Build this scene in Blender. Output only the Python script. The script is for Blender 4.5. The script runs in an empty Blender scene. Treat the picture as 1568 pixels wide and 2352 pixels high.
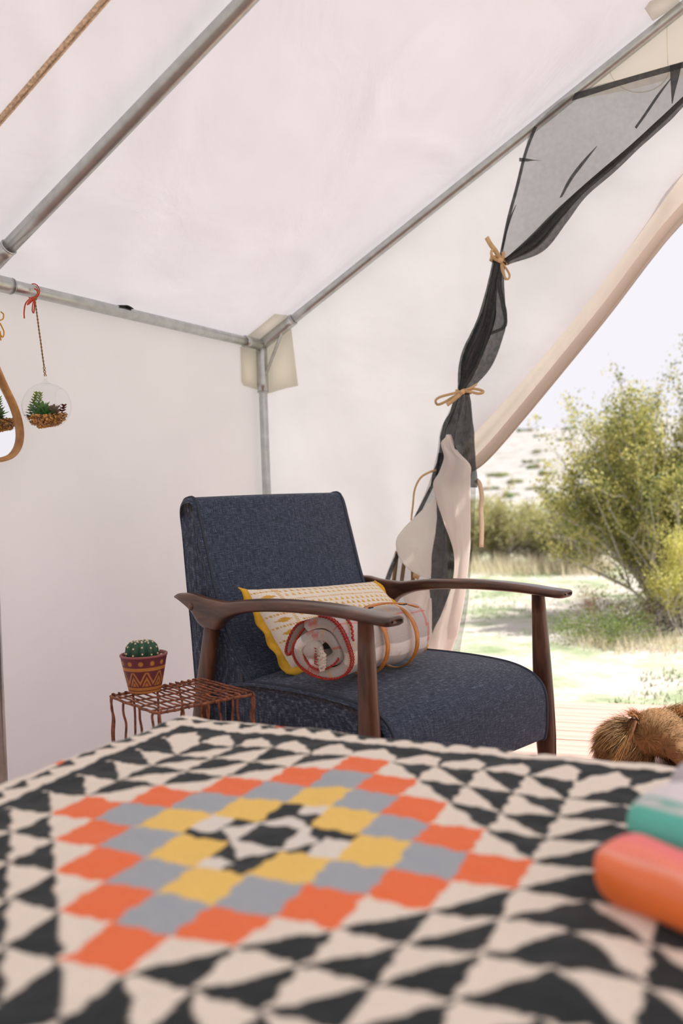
import bpy, bmesh, math, random
import numpy as np
from mathutils import Vector, Matrix, noise

random.seed(7); np.random.seed(7)
SC = bpy.context.scene
COL = SC.collection
PI = math.pi

# ------------------------------------------------------------------ camera
FPX = 2053.0                       # focal length in pixels of the 1568 x 2352 frame
EYE = np.array([0.0, 0.0, 0.88])
_a, _p, _r = math.radians(28.2), math.radians(1.19), math.radians(2.0)
_f = np.array([-math.sin(_a)*math.cos(_p), math.cos(_a)*math.cos(_p), -math.sin(_p)])
_r0 = np.array([math.cos(_a), math.sin(_a), 0.0]); _u0 = np.cross(_r0, _f)
_rt = math.cos(_r)*_r0 - math.sin(_r)*_u0
_up = math.cos(_r)*_u0 + math.sin(_r)*_r0
cam = bpy.data.cameras.new('camera'); camo = bpy.data.objects.new('camera', cam); COL.objects.link(camo)
cam.sensor_fit = 'HORIZONTAL'; cam.sensor_width = 24.0; cam.lens = 24.0*FPX/1568.0
cam.clip_start = 0.02; cam.clip_end = 600
M4 = Matrix(((_rt[0], _up[0], -_f[0], EYE[0]), (_rt[1], _up[1], -_f[1], EYE[1]), (_rt[2], _up[2], -_f[2], EYE[2]), (0, 0, 0, 1)))
camo.matrix_world = M4
cam.dof.use_dof = True; cam.dof.focus_distance = 2.45; cam.dof.aperture_fstop = 2.5
SC.camera = camo

# ------------------------------------------------------------------ light
world = bpy.data.worlds.new('World'); SC.world = world; world.use_nodes = True
wn = world.node_tree.nodes; wl = world.node_tree.links
bg = wn['Background']; bg.inputs['Color'].default_value = (0.75, 0.73, 0.78, 1); bg.inputs['Strength'].default_value = 1.0
sun = bpy.data.lights.new('sun', 'SUN'); suno = bpy.data.objects.new('sun', sun); COL.objects.link(suno)
sun.energy = 5.5; sun.angle = math.radians(0.8); sun.color = (1.0, 0.965, 0.92)
_el = math.radians(58); _sd = Vector((0.88*math.cos(_el), 0.47*math.cos(_el), math.sin(_el)))
suno.rotation_euler = _sd.to_track_quat('Z', 'Y').to_euler()
SC.view_settings.view_transform = 'Standard'; SC.view_settings.look = 'None'
SC.view_settings.exposure = 0.31; SC.view_settings.gamma = 1.0; SC.view_settings.use_curve_mapping = False

# ------------------------------------------------------------------ helpers
def ray(x, y):
    return _rt*((x-784)/FPX) + _up*((1176-y)/FPX) + _f
def on(x, y, axis, d):
    """the point where the sight line through a photo pixel meets the plane axis = d"""
    i = 'xyz'.index(axis); r = ray(x, y); t = (d-EYE[i])/r[i]
    return EYE + t*r
def s2l(c):
    c = np.asarray(c, float)/255.0
    return np.where(c <= 0.04045, c/12.92, ((c+0.055)/1.055)**2.4)
def L4(*c):
    v = s2l(c); return (float(v[0]), float(v[1]), float(v[2]), 1.0)
def tag(o, label=None, cat=None, group=None, kind=None):
    if label: o['label'] = label
    if cat: o['category'] = cat
    if group: o['group'] = group
    if kind: o['kind'] = kind
    return o
def empty(name, loc=(0, 0, 0), rz=0.0, parent=None):
    o = bpy.data.objects.new(name, None); COL.objects.link(o)
    o.location = loc; o.rotation_euler = (0, 0, rz); o.empty_display_size = 0.05
    if parent: o.parent = parent
    return o

class MB:
    def __init__(s): s.v = []; s.f = []; s.c = []
    def add(s, vs, fs, col=None):
        b = len(s.v); s.v += [tuple(map(float, q)) for q in vs]; s.f += [tuple(i+b for i in f) for f in fs]
        if col is not None: s.c += [tuple(col)]*len(vs)
        return s
    def grid(s, P, close_u=False, close_v=False, cols=None):
        """P[i][j] -> quads"""
        n, m = len(P), len(P[0]); b = len(s.v)
        for row in P:
            for q in row: s.v.append((float(q[0]), float(q[1]), float(q[2])))
        if cols is not None:
            for row in cols:
                for q in row: s.c.append(tuple(q))
        for i in range(n if close_u else n-1):
            for j in range(m if close_v else m-1):
                i2, j2 = (i+1) % n, (j+1) % m
                s.f.append((b+i*m+j, b+i2*m+j, b+i2*m+j2, b+i*m+j2))
        return s
    def box(s, c, d, R=None, col=None):
        vs = []
        for x in (-.5, .5):
            for y in (-.5, .5):
                for z in (-.5, .5):
                    q = np.array([x*d[0], y*d[1], z*d[2]])
                    if R is not None: q = R @ q
                    vs.append(q+np.array(c))
        return s.add(vs, [(0, 1, 3, 2), (4, 6, 7, 5), (0, 4, 5, 1), (2, 3, 7, 6), (0, 2, 6, 4), (1, 5, 7, 3)], col)
    def tube(s, path, rad, n=8, cap=True, flat=1.0, close=False, upv=None):
        path = [np.array(q, float) for q in path]; m = len(path); b = len(s.v)
        rad = rad if hasattr(rad, '__len__') else [rad]*m
        up = np.array(upv, float) if upv is not None else None
        prev = None
        for i in range(m):
            if close: t = path[(i+1) % m]-path[i-1]
            else: t = path[min(i+1, m-1)]-path[max(i-1, 0)]
            t = t/(np.linalg.norm(t)+1e-12)
            if up is not None: a = np.cross(t, up)
            elif prev is None:
                a = np.cross(t, [0, 0, 1.0])
                if np.linalg.norm(a) < 1e-3: a = np.cross(t, [0, 1.0, 0])
            else: a = prev-t*(prev@t)
            a = a/(np.linalg.norm(a)+1e-12); prev = a; w = np.cross(t, a)
            for k in range(n):
                th = 2*PI*k/n
                s.v.append(tuple(path[i]+rad[i]*(math.cos(th)*a+flat*math.sin(th)*w)))
        for i in range(m if close else m-1):
            i2 = (i+1) % m
            for k in range(n):
                k2 = (k+1) % n
                s.f.append((b+i*n+k, b+i*n+k2, b+i2*n+k2, b+i2*n+k))
        if cap and not close:
            s.f.append(tuple(b+k for k in reversed(range(n)))); s.f.append(tuple(b+(m-1)*n+k for k in range(n)))
        return s
    def lathe(s, prof, c=(0, 0, 0), n=32, colf=None):
        P = []; Cc = []
        for r, z in prof:
            P.append([(c[0]+r*math.cos(2*PI*k/n), c[1]+r*math.sin(2*PI*k/n), c[2]+z) for k in range(n)])
        return s.grid(P, close_v=True)
    def ell(s, c, r, nu=10, nv=14, R=None, col=None):
        P = []
        for i in range(nu+1):
            ph = PI*i/nu-PI/2; row = []
            for j in range(nv):
                th = 2*PI*j/nv
                q = np.array([r[0]*math.cos(ph)*math.cos(th), r[1]*math.cos(ph)*math.sin(th), r[2]*math.sin(ph)])
                if R is not None: q = R @ q
                row.append(q+np.array(c))
            P.append(row)
        return s.grid(P, close_v=True, cols=None if col is None else [[col]*nv]*(nu+1))
    def build(s, name, mat, parent=None, smooth=True, sub=0, bevel=0.0, solid=0.0):
        me = bpy.data.meshes.new(name); me.from_pydata(s.v, [], s.f)
        if s.c:
            a = me.color_attributes.new('Col', 'FLOAT_COLOR', 'POINT')
            arr = np.ones((len(s.v), 4), np.float32); arr[:, :3] = np.array([q[:3] for q in s.c], np.float32)
            a.data.foreach_set('color', arr.ravel())
        me.validate(); me.update()
        if smooth: me.polygons.foreach_set('use_smooth', [True]*len(me.polygons))
        o = bpy.data.objects.new(name, me); COL.objects.link(o)
        if mat: me.materials.append(mat)
        if parent: o.parent = parent
        if solid:
            md = o.modifiers.new('solid', 'SOLIDIFY'); md.thickness = solid; md.offset = 0
        if bevel:
            md = o.modifiers.new('bevel', 'BEVEL'); md.width = bevel; md.segments = 2; md.limit_method = 'ANGLE'
        if sub:
            md = o.modifiers.new('sub', 'SUBSURF'); md.levels = sub; md.render_levels = sub
        return o

def curve(pts, n):
    """Catmull-Rom through pts (any dimension), n samples"""
    pts = np.array(pts, float); m = len(pts)
    P = np.vstack([2*pts[0]-pts[1], pts, 2*pts[-1]-pts[-2]]); out = []
    for k in range(n):
        t = k/(n-1)*(m-1); i = min(int(t), m-2); u = t-i
        a, b, c, d = P[i], P[i+1], P[i+2], P[i+3]
        out.append(0.5*((2*b)+(-a+c)*u+(2*a-5*b+4*c-d)*u*u+(-a+3*b-3*c+d)*u**3))
    return np.array(out)
def fbm(x, y, z=0.0, o=4): return noise.fractal(Vector((x, y, z)), 1.0, 2.0, o)

# ------------------------------------------------------------------ materials
def newmat(name):
    m = bpy.data.materials.new(name); m.use_nodes = True
    return m, m.node_tree.nodes, m.node_tree.links
def node(ns, t, **kw):
    n = ns.new(t)
    for k, v in kw.items():
        if k in n.inputs: n.inputs[k].default_value = v
        else: setattr(n, k, v)
    return n
def simple(name, col, rough=0.6, metal=0.0, coat=0.0, noise_scale=0, noise_amt=0.15, bump=0.0, bump_scale=200, sheen=0.0, attr=False, spec=0.5):
    m, ns, ls = newmat(name); b = ns['Principled BSDF']
    b.inputs['Roughness'].default_value = rough; b.inputs['Metallic'].default_value = metal
    b.inputs['Specular IOR Level'].default_value = spec
    if coat: b.inputs['Coat Weight'].default_value = coat; b.inputs['Coat Roughness'].default_value = 0.15
    if sheen: b.inputs['Sheen Weight'].default_value = sheen
    src = None
    if attr:
        a = ns.new('ShaderNodeAttribute'); a.attribute_name = 'Col'; src = a.outputs['Color']
    tc = ns.new('ShaderNodeTexCoord')
    if noise_scale:
        nz = node(ns, 'ShaderNodeTexNoise', Scale=noise_scale, Detail=6.0); ls.new(tc.outputs['Object'], nz.inputs['Vector'])
        mr = node(ns, 'ShaderNodeMapRange'); mr.inputs['From Min'].default_value = .3; mr.inputs['From Max'].default_value = .7
        mr.inputs['To Min'].default_value = 1-noise_amt; mr.inputs['To Max'].default_value = 1+noise_amt
        ls.new(nz.outputs['Fac'], mr.inputs['Value'])
        mx = ns.new('ShaderNodeVectorMath'); mx.operation = 'SCALE'; ls.new(mr.outputs[0], mx.inputs['Scale'])
        if src is not None: ls.new(src, mx.inputs[0])
        else: mx.inputs[0].default_value = col[:3]
        src = mx.outputs[0]
    if src is not None: ls.new(src, b.inputs['Base Color'])
    else: b.inputs['Base Color'].default_value = (*col[:3], 1)
    if bump:
        n2 = node(ns, 'ShaderNodeTexNoise', Scale=bump_scale, Detail=3.0); ls.new(tc.outputs['Object'], n2.inputs['Vector'])
        bp = node(ns, 'ShaderNodeBump', Strength=bump, Distance=0.002); ls.new(n2.outputs['Fac'], bp.inputs['Height'])
        ls.new(bp.outputs['Normal'], b.inputs['Normal'])
    return m

def canvas_mat(name, col, trans, tcol, wrinkle=0.3, stain=None):
    """cloth that scatters light back and lets part of it through"""
    m, ns, ls = newmat(name); ns.remove(ns['Principled BSDF']); out = ns['Material Output']
    tc = ns.new('ShaderNodeTexCoord')
    d = node(ns, 'ShaderNodeBsdfDiffuse', Color=col); t = node(ns, 'ShaderNodeBsdfTranslucent', Color=tcol)
    mx = node(ns, 'ShaderNodeMixShader', Fac=trans)
    n1 = node(ns, 'ShaderNodeTexNoise', Scale=2.2, Detail=5.0, Roughness=.55, Distortion=0.6); ls.new(tc.outputs['Object'], n1.inputs['Vector'])
    b1 = node(ns, 'ShaderNodeBump', Strength=wrinkle, Distance=0.06); ls.new(n1.outputs['Fac'], b1.inputs['Height'])
    n2 = node(ns, 'ShaderNodeTexNoise', Scale=900.0, Detail=1.0); ls.new(tc.outputs['Object'], n2.inputs['Vector'])
    b2 = node(ns, 'ShaderNodeBump', Strength=.12, Distance=0.001); ls.new(n2.outputs['Fac'], b2.inputs['Height']); ls.new(b1.outputs['Normal'], b2.inputs['Normal'])
    for q in (d, t): ls.new(b2.outputs['Normal'], q.inputs['Normal'])
    n3 = node(ns, 'ShaderNodeTexNoise', Scale=3.0, Detail=4.0); ls.new(tc.outputs['Object'], n3.inputs['Vector'])
    mr = node(ns, 'ShaderNodeMapRange'); mr.inputs['From Min'].default_value = .25; mr.inputs['From Max'].default_value = .75
    mr.inputs['To Min'].default_value = .965; mr.inputs['To Max'].default_value = 1.03; ls.new(n3.outputs['Fac'], mr.inputs['Value'])
    for q, cc in ((d, col), (t, tcol)):
        vm = ns.new('ShaderNodeVectorMath'); vm.operation = 'SCALE'; vm.inputs[0].default_value = cc[:3]; ls.new(mr.outputs[0], vm.inputs['Scale'])
        src = vm.outputs[0]
        if stain is not None:
            ds = ns.new('ShaderNodeVectorMath'); ds.operation = 'DISTANCE'; ls.new(tc.outputs['Object'], ds.inputs[0]); ds.inputs[1].default_value = stain
            r2 = node(ns, 'ShaderNodeMapRange'); r2.inputs['From Min'].default_value = .0025; r2.inputs['From Max'].default_value = .0065
            r2.inputs['To Min'].default_value = .75; r2.inputs['To Max'].default_value = 0; ls.new(ds.outputs['Value'], r2.inputs['Value'])
            mc = ns.new('ShaderNodeMixRGB'); ls.new(r2.outputs[0], mc.inputs['Fac']); ls.new(src, mc.inputs['Color1']); mc.inputs['Color2'].default_value = (.35, .22, .08, 1)
            src = mc.outputs[0]
        ls.new(src, q.inputs['Color'])
    ls.new(d.outputs[0], mx.inputs[1]); ls.new(t.outputs[0], mx.inputs[2]); ls.new(mx.outputs[0], out.inputs['Surface'])
    return m

def mesh_mat(name, opacity, col=(0.018, 0.019, 0.021, 1)):
    """fine black insect screen: threads with holes between them"""
    m, ns, ls = newmat(name); ns.remove(ns['Principled BSDF']); out = ns['Material Output']
    tc = ns.new('ShaderNodeTexCoord')
    d = node(ns, 'ShaderNodeBsdfPrincipled', Roughness=.7); d.inputs['Base Color'].default_value = col
    t = ns.new('ShaderNodeBsdfTransparent'); mx = ns.new('ShaderNodeMixShader')
    n1 = node(ns, 'ShaderNodeTexNoise', Scale=60.0, Detail=4.0); ls.new(tc.outputs['Object'], n1.inputs['Vector'])
    mr = node(ns, 'ShaderNodeMapRange'); mr.inputs['To Min'].default_value = opacity-.1; mr.inputs['To Max'].default_value = opacity+.1
    ls.new(n1.outputs['Fac'], mr.inputs['Value']); ls.new(mr.outputs[0], mx.inputs['Fac'])
    ls.new(t.outputs[0], mx.inputs[1]); ls.new(d.outputs[0], mx.inputs[2]); ls.new(mx.outputs[0], out.inputs['Surface'])
    return m

def fabric_mat(name):
    """slubby navy linen weave: two crossed sets of stretched noise"""
    m, ns, ls = newmat(name); b = ns['Principled BSDF']; b.inputs['Roughness'].default_value = .85; b.inputs['Sheen Weight'].default_value = .12
    b.inputs['Specular IOR Level'].default_value = .25
    tc = ns.new('ShaderNodeTexCoord'); outs = []
    for sc in ((90, 1150, 40), (60, 60, 1150), (34, 34, 34)):
        mp = ns.new('ShaderNodeMapping'); mp.inputs['Scale'].default_value = sc; ls.new(tc.outputs['Object'], mp.inputs['Vector'])
        nz = node(ns, 'ShaderNodeTexNoise', Scale=1.0, Detail=2.0); ls.new(mp.outputs[0], nz.inputs['Vector']); outs.append(nz.outputs['Fac'])
    ad = ns.new('ShaderNodeMath'); ad.operation = 'ADD'; ls.new(outs[0], ad.inputs[0]); ls.new(outs[1], ad.inputs[1])
    rp = ns.new('ShaderNodeValToRGB'); ls.new(ad.outputs[0], rp.inputs['Fac'])
    mrr = node(ns, 'ShaderNodeMapRange'); mrr.inputs['From Min'].default_value = .72; mrr.inputs['From Max'].default_value = 1.36
    ls.new(ad.outputs[0], mrr.inputs['Value']); ls.new(mrr.outputs[0], rp.inputs['Fac'])
    e = rp.color_ramp.elements; e[0].position = 0.1; e[0].color = (.017, .025, .044, 1); e[1].position = 1.0; e[1].color = (.17, .205, .285, 1)
    k = rp.color_ramp.elements.new(.5); k.color = (.038, .050, .083, 1)
    ls.new(rp.outputs[0], b.inputs['Base Color'])
    bp = node(ns, 'ShaderNodeBump', Strength=.35, Distance=0.0012); ls.new(ad.outputs[0], bp.inputs['Height']); ls.new(bp.outputs['Normal'], b.inputs['Normal'])
    return m

def wood_mat(name, c1, c2, rough, coat, scale=(6, 40, 40), axis_x=True):
    m, ns, ls = newmat(name); b = ns['Principled BSDF']; b.inputs['Roughness'].default_value = rough
    b.inputs['Coat Weight'].default_value = coat; b.inputs['Coat Roughness'].default_value = .12
    tc = ns.new('ShaderNodeTexCoord'); mp = ns.new('ShaderNodeMapping'); mp.inputs['Scale'].default_value = scale
    ls.new(tc.outputs['Object'], mp.inputs['Vector'])
    nz = node(ns, 'ShaderNodeTexNoise', Scale=1.0, Detail=7.0, Roughness=.6, Distortion=.6); ls.new(mp.outputs[0], nz.inputs['Vector'])
    rp = ns.new('ShaderNodeValToRGB'); ls.new(nz.outputs['Fac'], rp.inputs['Fac'])
    e = rp.color_ramp.elements; e[0].position = .35; e[0].color = c1; e[1].position = .68; e[1].color = c2
    ls.new(rp.outputs[0], b.inputs['Base Color'])
    bp = node(ns, 'ShaderNodeBump', Strength=.15, Distance=0.001); ls.new(nz.outputs['Fac'], bp.inputs['Height']); ls.new(bp.outputs['Normal'], b.inputs['Normal'])
    return m

def glass_mat(name):
    m, ns, ls = newmat(name); ns.remove(ns['Principled BSDF']); out = ns['Material Output']
    g = node(ns, 'ShaderNodeBsdfGlossy', Roughness=.02); t = node(ns, 'ShaderNodeBsdfTransparent', Color=(.975, .98, .975, 1))
    lw0 = node(ns, 'ShaderNodeLayerWeight', Blend=.5); pw = ns.new('ShaderNodeMath'); pw.operation = 'POWER'; ls.new(lw0.outputs['Facing'], pw.inputs[0]); pw.inputs[1].default_value = 4.5
    lw = ns.new('ShaderNodeMath'); lw.operation = 'MULTIPLY_ADD'; ls.new(pw.outputs[0], lw.inputs[0]); lw.inputs[1].default_value = .45; lw.inputs[2].default_value = .03; mx = ns.new('ShaderNodeMixShader')
    ls.new(lw.outputs[0], mx.inputs['Fac']); ls.new(t.outputs[0], mx.inputs[1]); ls.new(g.outputs[0], mx.inputs[2]); ls.new(mx.outputs[0], out.inputs['Surface'])
    return m

MAT = {}
MAT['wall'] = canvas_mat('canvas_wall', (.79, .775, .79, 1), .50, (.77, .745, .765, 1), .12)
MAT['wall_l'] = canvas_mat('canvas_wall_left', (.80, .79, .80, 1), .52, (.82, .805, .82, 1), .12, stain=(-2.0, 2.259, .582))
MAT['roof'] = canvas_mat('canvas_roof', (.79, .765, .775, 1), .50, (.535, .515, .53, 1), .2)
MAT['patch'] = canvas_mat('canvas_patch', (.84, .82, .76, 1), .86, (.97, .945, .87, 1), .05)
MAT['gable'] = canvas_mat('canvas_gable', (.84, .80, .72, 1), .82, (.95, .90, .80, 1), .1)
MAT['flap'] = canvas_mat('canvas_flap', (.78, .70, .62, 1), .38, (.80, .70, .62, 1), .25)
MAT['leaf'] = canvas_mat('canvas_flap_inner', (.90, .86, .82, 1), .55, (1.0, .94, .88, 1), .2)
MAT['leafw'] = canvas_mat('canvas_flap_reverse', (.94, .92, .87, 1), .5, (1.0, .97, .90, 1), .1)
MAT['screen'] = mesh_mat('insect_screen', .43)
MAT['screen2'] = mesh_mat('insect_screen_gathered', .86, (.012, .014, .015, 1))
MAT['hem'] = mesh_mat('insect_screen_hem', .88, (.013, .015, .016, 1))
MAT['ribbon'] = simple('tan_ribbon', s2l((208, 172, 124)), .6, bump=.1, noise_scale=40)
MAT['ribbon_sunlit'] = canvas_mat('sunlit_ribbon', (.86, .74, .62, 1), .45, (.9, .76, .62, 1), .05)  # paler copy of the tan ribbon, sunlight put into the colour
MAT['pipe'] = simple('galvanised_pipe', (.50, .52, .505), .33, metal=.92, noise_scale=30, noise_amt=.12, bump=.12, bump_scale=120)
MAT['strap'] = simple('tan_strap', s2l((222, 196, 166)), .75, noise_scale=160, noise_amt=.4, bump=.2)
MAT['dark'] = simple('dark_rubber', (.02, .02, .02), .6)
MAT['navy'] = fabric_mat('navy_linen')
MAT['pipe_navy'] = simple('navy_piping', (.035, .042, .062), .8)
MAT['walnut'] = wood_mat('walnut', (.036, .015, .008, 1), (.150, .060, .030, 1), .34, .3)
MAT['walnut_leg'] = wood_mat('walnut_leg', (.042, .017, .009, 1), (.160, .064, .032, 1), .36, .25, scale=(40, 40, 6))
MAT['rust'] = simple('rusty_wire', s2l((138, 84, 58)), .75, metal=.15, noise_scale=60, noise_amt=.65, bump=.4, bump_scale=400)
MAT['col'] = simple('woven_colour', (1, 1, 1), .9, noise_scale=400, noise_amt=.10, bump=.25, bump_scale=260, attr=True, sheen=.1, spec=.2)
MAT['pot'] = simple('painted_pot', (1, 1, 1), .55, noise_scale=60, noise_amt=.08, bump=.1, attr=True)
MAT['attr'] = simple('coloured', (1, 1, 1), .7, attr=True, noise_scale=30, noise_amt=.15)
MAT['fur'] = simple('dog_fur', (1, 1, 1), .6, attr=True)
MAT['cactus'] = simple('cactus_skin', s2l((30, 72, 46)), .55, noise_scale=60, noise_amt=.25)
MAT['cream'] = simple('cream', s2l((225, 205, 170)), .9)
MAT['glass'] = glass_mat('clear_glass')
MAT['mirror'] = simple('mirror_silver', (.93, .93, .93), .01, metal=1.0)
MAT['mirrorwood'] = wood_mat('mirror_wood', s2l((164, 116, 68)).tolist()+[1], s2l((214, 160, 100)).tolist()+[1], .45, .1, scale=(30, 20, 20))
MAT['twine'] = simple('jute_twine', s2l((150, 116, 76)), .9, noise_scale=300, noise_amt=.35, bump=.5, bump_scale=600)
MAT['red'] = simple('orange_red_cord', s2l((196, 72, 42)), .7)
MAT['yellow'] = simple('mustard_cord', s2l((214, 150, 48)), .7)
MAT['leather'] = simple('tan_leather', s2l((196, 122, 44)), .38, coat=.2, noise_scale=50, noise_amt=.15)
MAT['redyarn'] = simple('red_yarn', s2l((178, 58, 48)), .85, noise_scale=400, noise_amt=.4)
MAT['fleece'] = simple('white_fleece', s2l((226, 212, 196)), .95, noise_scale=300, noise_amt=.12, bump=1.0, bump_scale=350)
MAT['mattress'] = simple('mattress_ticking', (.7, .68, .64), .9, noise_scale=40)
MAT['bedwood'] = wood_mat('bed_wood', (.10, .06, .035, 1), (.2, .12, .07, 1), .5, 0)
MAT['deck'] = wood_mat('redwood_deck', (.56, .33, .265, 1), (.70, .44, .365, 1), .62, 0, scale=(2.5, 45, 45))
MAT['bark'] = simple('grey_bark', s2l((205, 196, 192)), .85, noise_scale=30, noise_amt=.35, bump=.5, bump_scale=60)
MAT['darkbark'] = simple('dark_twigs', s2l((96, 84, 84)), .9, noise_scale=30, noise_amt=.35)

# ------------------------------------------------------------------ tent shell
XW, YF = -1.971, 3.043            # centre lines of the eave pipe and the front rafter
EAVE, SL = 1.488, 0.546           # eave height, roof slope
XR = 0.165                        # ridge
XE = 2*XR-XW                      # right eave
YB = -1.7                         # back of the tent
def roofz(x): return EAVE+0.035+SL*((x if x < XR else 2*XR-x)-XW)

# left wall
mb = MB(); P = []
for i in range(70):
    y = YB+(YF+.032-YB)*i/69; row = []
    for j in range(26):
        z = -.02+(EAVE+.035+.02)*j/25
        w = math.sin(PI*j/25)
        row.append((XW-.03-.012*w*fbm(y*1.3, z*1.1, 3)-.006*w, y, z))
    P.append(row)
mb.grid(P); wl_ = mb.build('wall_left', MAT['wall_l']); tag(wl_, kind='structure')
# right wall and back wall
mb = MB().grid([[(XE+.03, YB+(YF+.03-YB)*i/20, (EAVE+.035)*j/8) for j in range(9)] for i in range(21)])
tag(mb.build('wall_right', MAT['wall']), kind='structure')
mb = MB()                          # doorway added in the unseen back wall, to let more light in
for x0, x1, zf in ((XW-.03, -1.25, lambda x: 0), (-1.25, 1.58, lambda x: 2.0), (1.58, XE+.03, lambda x: 0)):
    mb.grid([[(x, YB, zf(x)+(roofz(x)-zf(x))*j/10) for j in range(11)] for x in np.linspace(x0, x1, 16)])
tag(mb.build('wall_back', MAT['wall']), kind='structure')

# the free edge of the tied-back door flap, in the front wall's own plane
edge_hi = [on(x, y, 'y', YF+.03) for x, y in [(1050, 1012), (1088, 985), (1200, 862), (1300, 745), (1400, 615), (1500, 478), (1568, 385)]]
edge_lo = [on(x, y, 'y', YF+.03) for x, y in [(1050, 1092), (1090, 1080), (1125, 1052), (1200, 966), (1300, 845), (1400, 722), (1500, 590), (1568, 508)]]
def ext(pts, zt):                 # carry the edge on, upwards, to the ridge
    xs = [q[0] for q in pts]; zs = [q[2] for q in pts]
    xs.append(XR); zs.append(zt); return xs, zs
hx, hz = ext(edge_hi, 2.36); lx, lz = ext(edge_lo, 2.24)
XD = -1.215                       # where the standing part of the front wall ends
def lowz(x):
    if x > XR: x = 2*XR-x
    if x < XD: return -.02
    if x < hx[0]: return hz[0]-.02
    return float(np.interp(x, hx, hz))-.02
def front_grid(x0, x1, n):
    P = []
    for x in np.linspace(x0, x1, n):
        z0, z1 = lowz(x), roofz(x); row = []
        for j in range(41):
            z = z0+(z1-z0)*j/40
            wv = .014*fbm(x*1.6+7, z*1.4, 1)+(.012*math.sin(x*22+z*3)*max(0, min(1, (1.2-z)*3)) if x > -1.6 else 0)*max(0, min(1, (x+1.6)/.4))
            row.append((x, YF+.032+wv*max(0, min(1, (z1-z)*5)), z))
        P.append(row)
    return P
XD2 = 2*XR-XD
wf = MB().grid(front_grid(XW-.03, XD-1e-4, 34)).grid(front_grid(XD, XD2, 90)).grid(front_grid(XD2+1e-4, XE+.03, 34)).build('wall_front', MAT['wall']); tag(wf, kind='structure')
# doubled gable panel above the screen
g = []
for i in range(30):
    x = -.72+(2*(XR+.72))*i/29
    zl = max(2.165+.02*math.sin(x*9), min(2.26, lowz(x))) if abs(x-XR) > .1 else 2.2
    zl = 2.172+(.012 if x < XR else .012)*math.sin((x+.3)*8)
    zt = roofz(x)-.02
    g.append([(x, YF+.012+.006*fbm(x*3, j*.3, 5), min(zl+(zt-zl)*j/10, zt) if zt > zl else zt) for j in range(11)])
MB().grid(g).build('gable_panel', MAT['gable'], wf)
# seam of the gable panel
MB().tube(curve([on(x, y, 'y', YF+.004) for x, y in [(1532, 30), (1531, 80), (1533, 150)]], 10), .0014, 5).build('seam', MAT['patch'], wf)
arc = [q for q in [on(1468+70*math.cos(t), 150+62*math.sin(t), 'y', YF+.003) for t in np.linspace(.2, 2*PI-1.6, 60)] if q[2] < roofz(q[0])-.05]
MB().tube(arc, .0016, 5).build('seam', MAT['patch'], wf)

# roof
def slope(x0, x1):
    P = []
    n, m = 90, 170
    for i in range(n):
        x = x0+(x1-x0)*i/(n-1); row = []
        for j in range(m):
            y = YB-.05+(YF+.09-YB)*j/(m-1)
            e = min(1, (i if x0 < x1 else n-1-i)/8) if False else 1
            sag = -.010*abs(math.sin(PI*(y-YF)/1.37))
            rg = 1-abs(noise.noise(Vector((x*1.7+3, y*1.2, 0))))*2
            rg2 = 1-abs(noise.noise(Vector((x*3.1+9, y*4.0+x*1.5, 4))))*2
            d = sag*.6+.006*fbm(x*2.1, y*1.9, 2)+.006*max(0, rg-.82)/.18+.003*max(0, rg2-.8)/.2
            ed = min(1, (YF+.04-y)*4) if y > YF-.25 else 1
            ed = max(ed, 0)
            ed *= min(1, abs(min(x, 2*XR-x)-(XW-.05))*6)
            row.append((x, y, roofz(x)+d*ed))
        P.append(row)
    return P
rf = MB().grid(slope(XW-.04, XR)).grid(slope(XE+.04, XR)).build('ceiling', MAT['roof']); tag(rf, kind='structure')

# corner reinforcement patches
def patch(pts, axis, d, mat, parent, nm='corner_patch'):
    q = [on(x, y, axis, d) for x, y in pts]; c = sum(q)/len(q)
    m = MB(); m.add([c]+q, [(0, i+1, (i+1) % len(q)+1) for i in range(len(q))]); return m.build(nm, mat, parent, solid=.002)
patch([(552, 796), (597, 806), (597, 897), (585, 893), (560, 886), (554, 875)], 'x', XW-.024, MAT['patch'], wl_)
patch([(608, 800), (668, 752), (684, 886), (655, 892), (612, 905)], 'y', YF+.022, MAT['patch'], wf)
def roofpt(x, y, off=-.012):
    n = np.array([-SL, 0, 1.0]); dd = EAVE+.035-SL*XW+off; r = ray(x, y); t = (dd-n@EYE)/(n@r); return EYE+t*r
q = [roofpt(*p) for p in [(566, 774), (631, 721), (664, 725), (640, 748), (600, 782)]]
MB().add(q, [(0, 1, 2, 3, 4)]).build('corner_patch', MAT['patch'], rf, solid=.002)
q = [roofpt(*p) for p in [(1480, 20), (1492, 3), (1560, -20), (1560, 10), (1498, 48)]]
MB().add(q, [(0, 1, 2, 3, 4)]).build('corner_patch', MAT['patch'], rf, solid=.002)
q = [roofpt(*p, -.004) for p in [(0, 304), (80, 210), (190, 90), (272, -4), (330, -70)]]
q = [np.array([x, 1.414, EAVE+.035+SL*(x-XW)-.006]) for x in np.linspace(XW, XR-.01, 8)]
st = []
for k in curve(q, 60):
    st.append([k+np.array([0, -.011, -.002]), k+np.array([0, -.004, -.006]), k+np.array([0, .004, -.006]), k+np.array([0, .011, -.002])])
MB().grid(st).build('roof_strap', MAT['strap'], rf)
MB().tube([k+np.array([0, 0, -.008]) for k in curve(q, 90)], [.0012+.0005*math.sin(i*1.7) for i in range(90)], 5).build('roof_cord', simple('dark_stitch', s2l((168, 142, 112)), .8, noise_scale=200, noise_amt=.5), rf)

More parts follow.
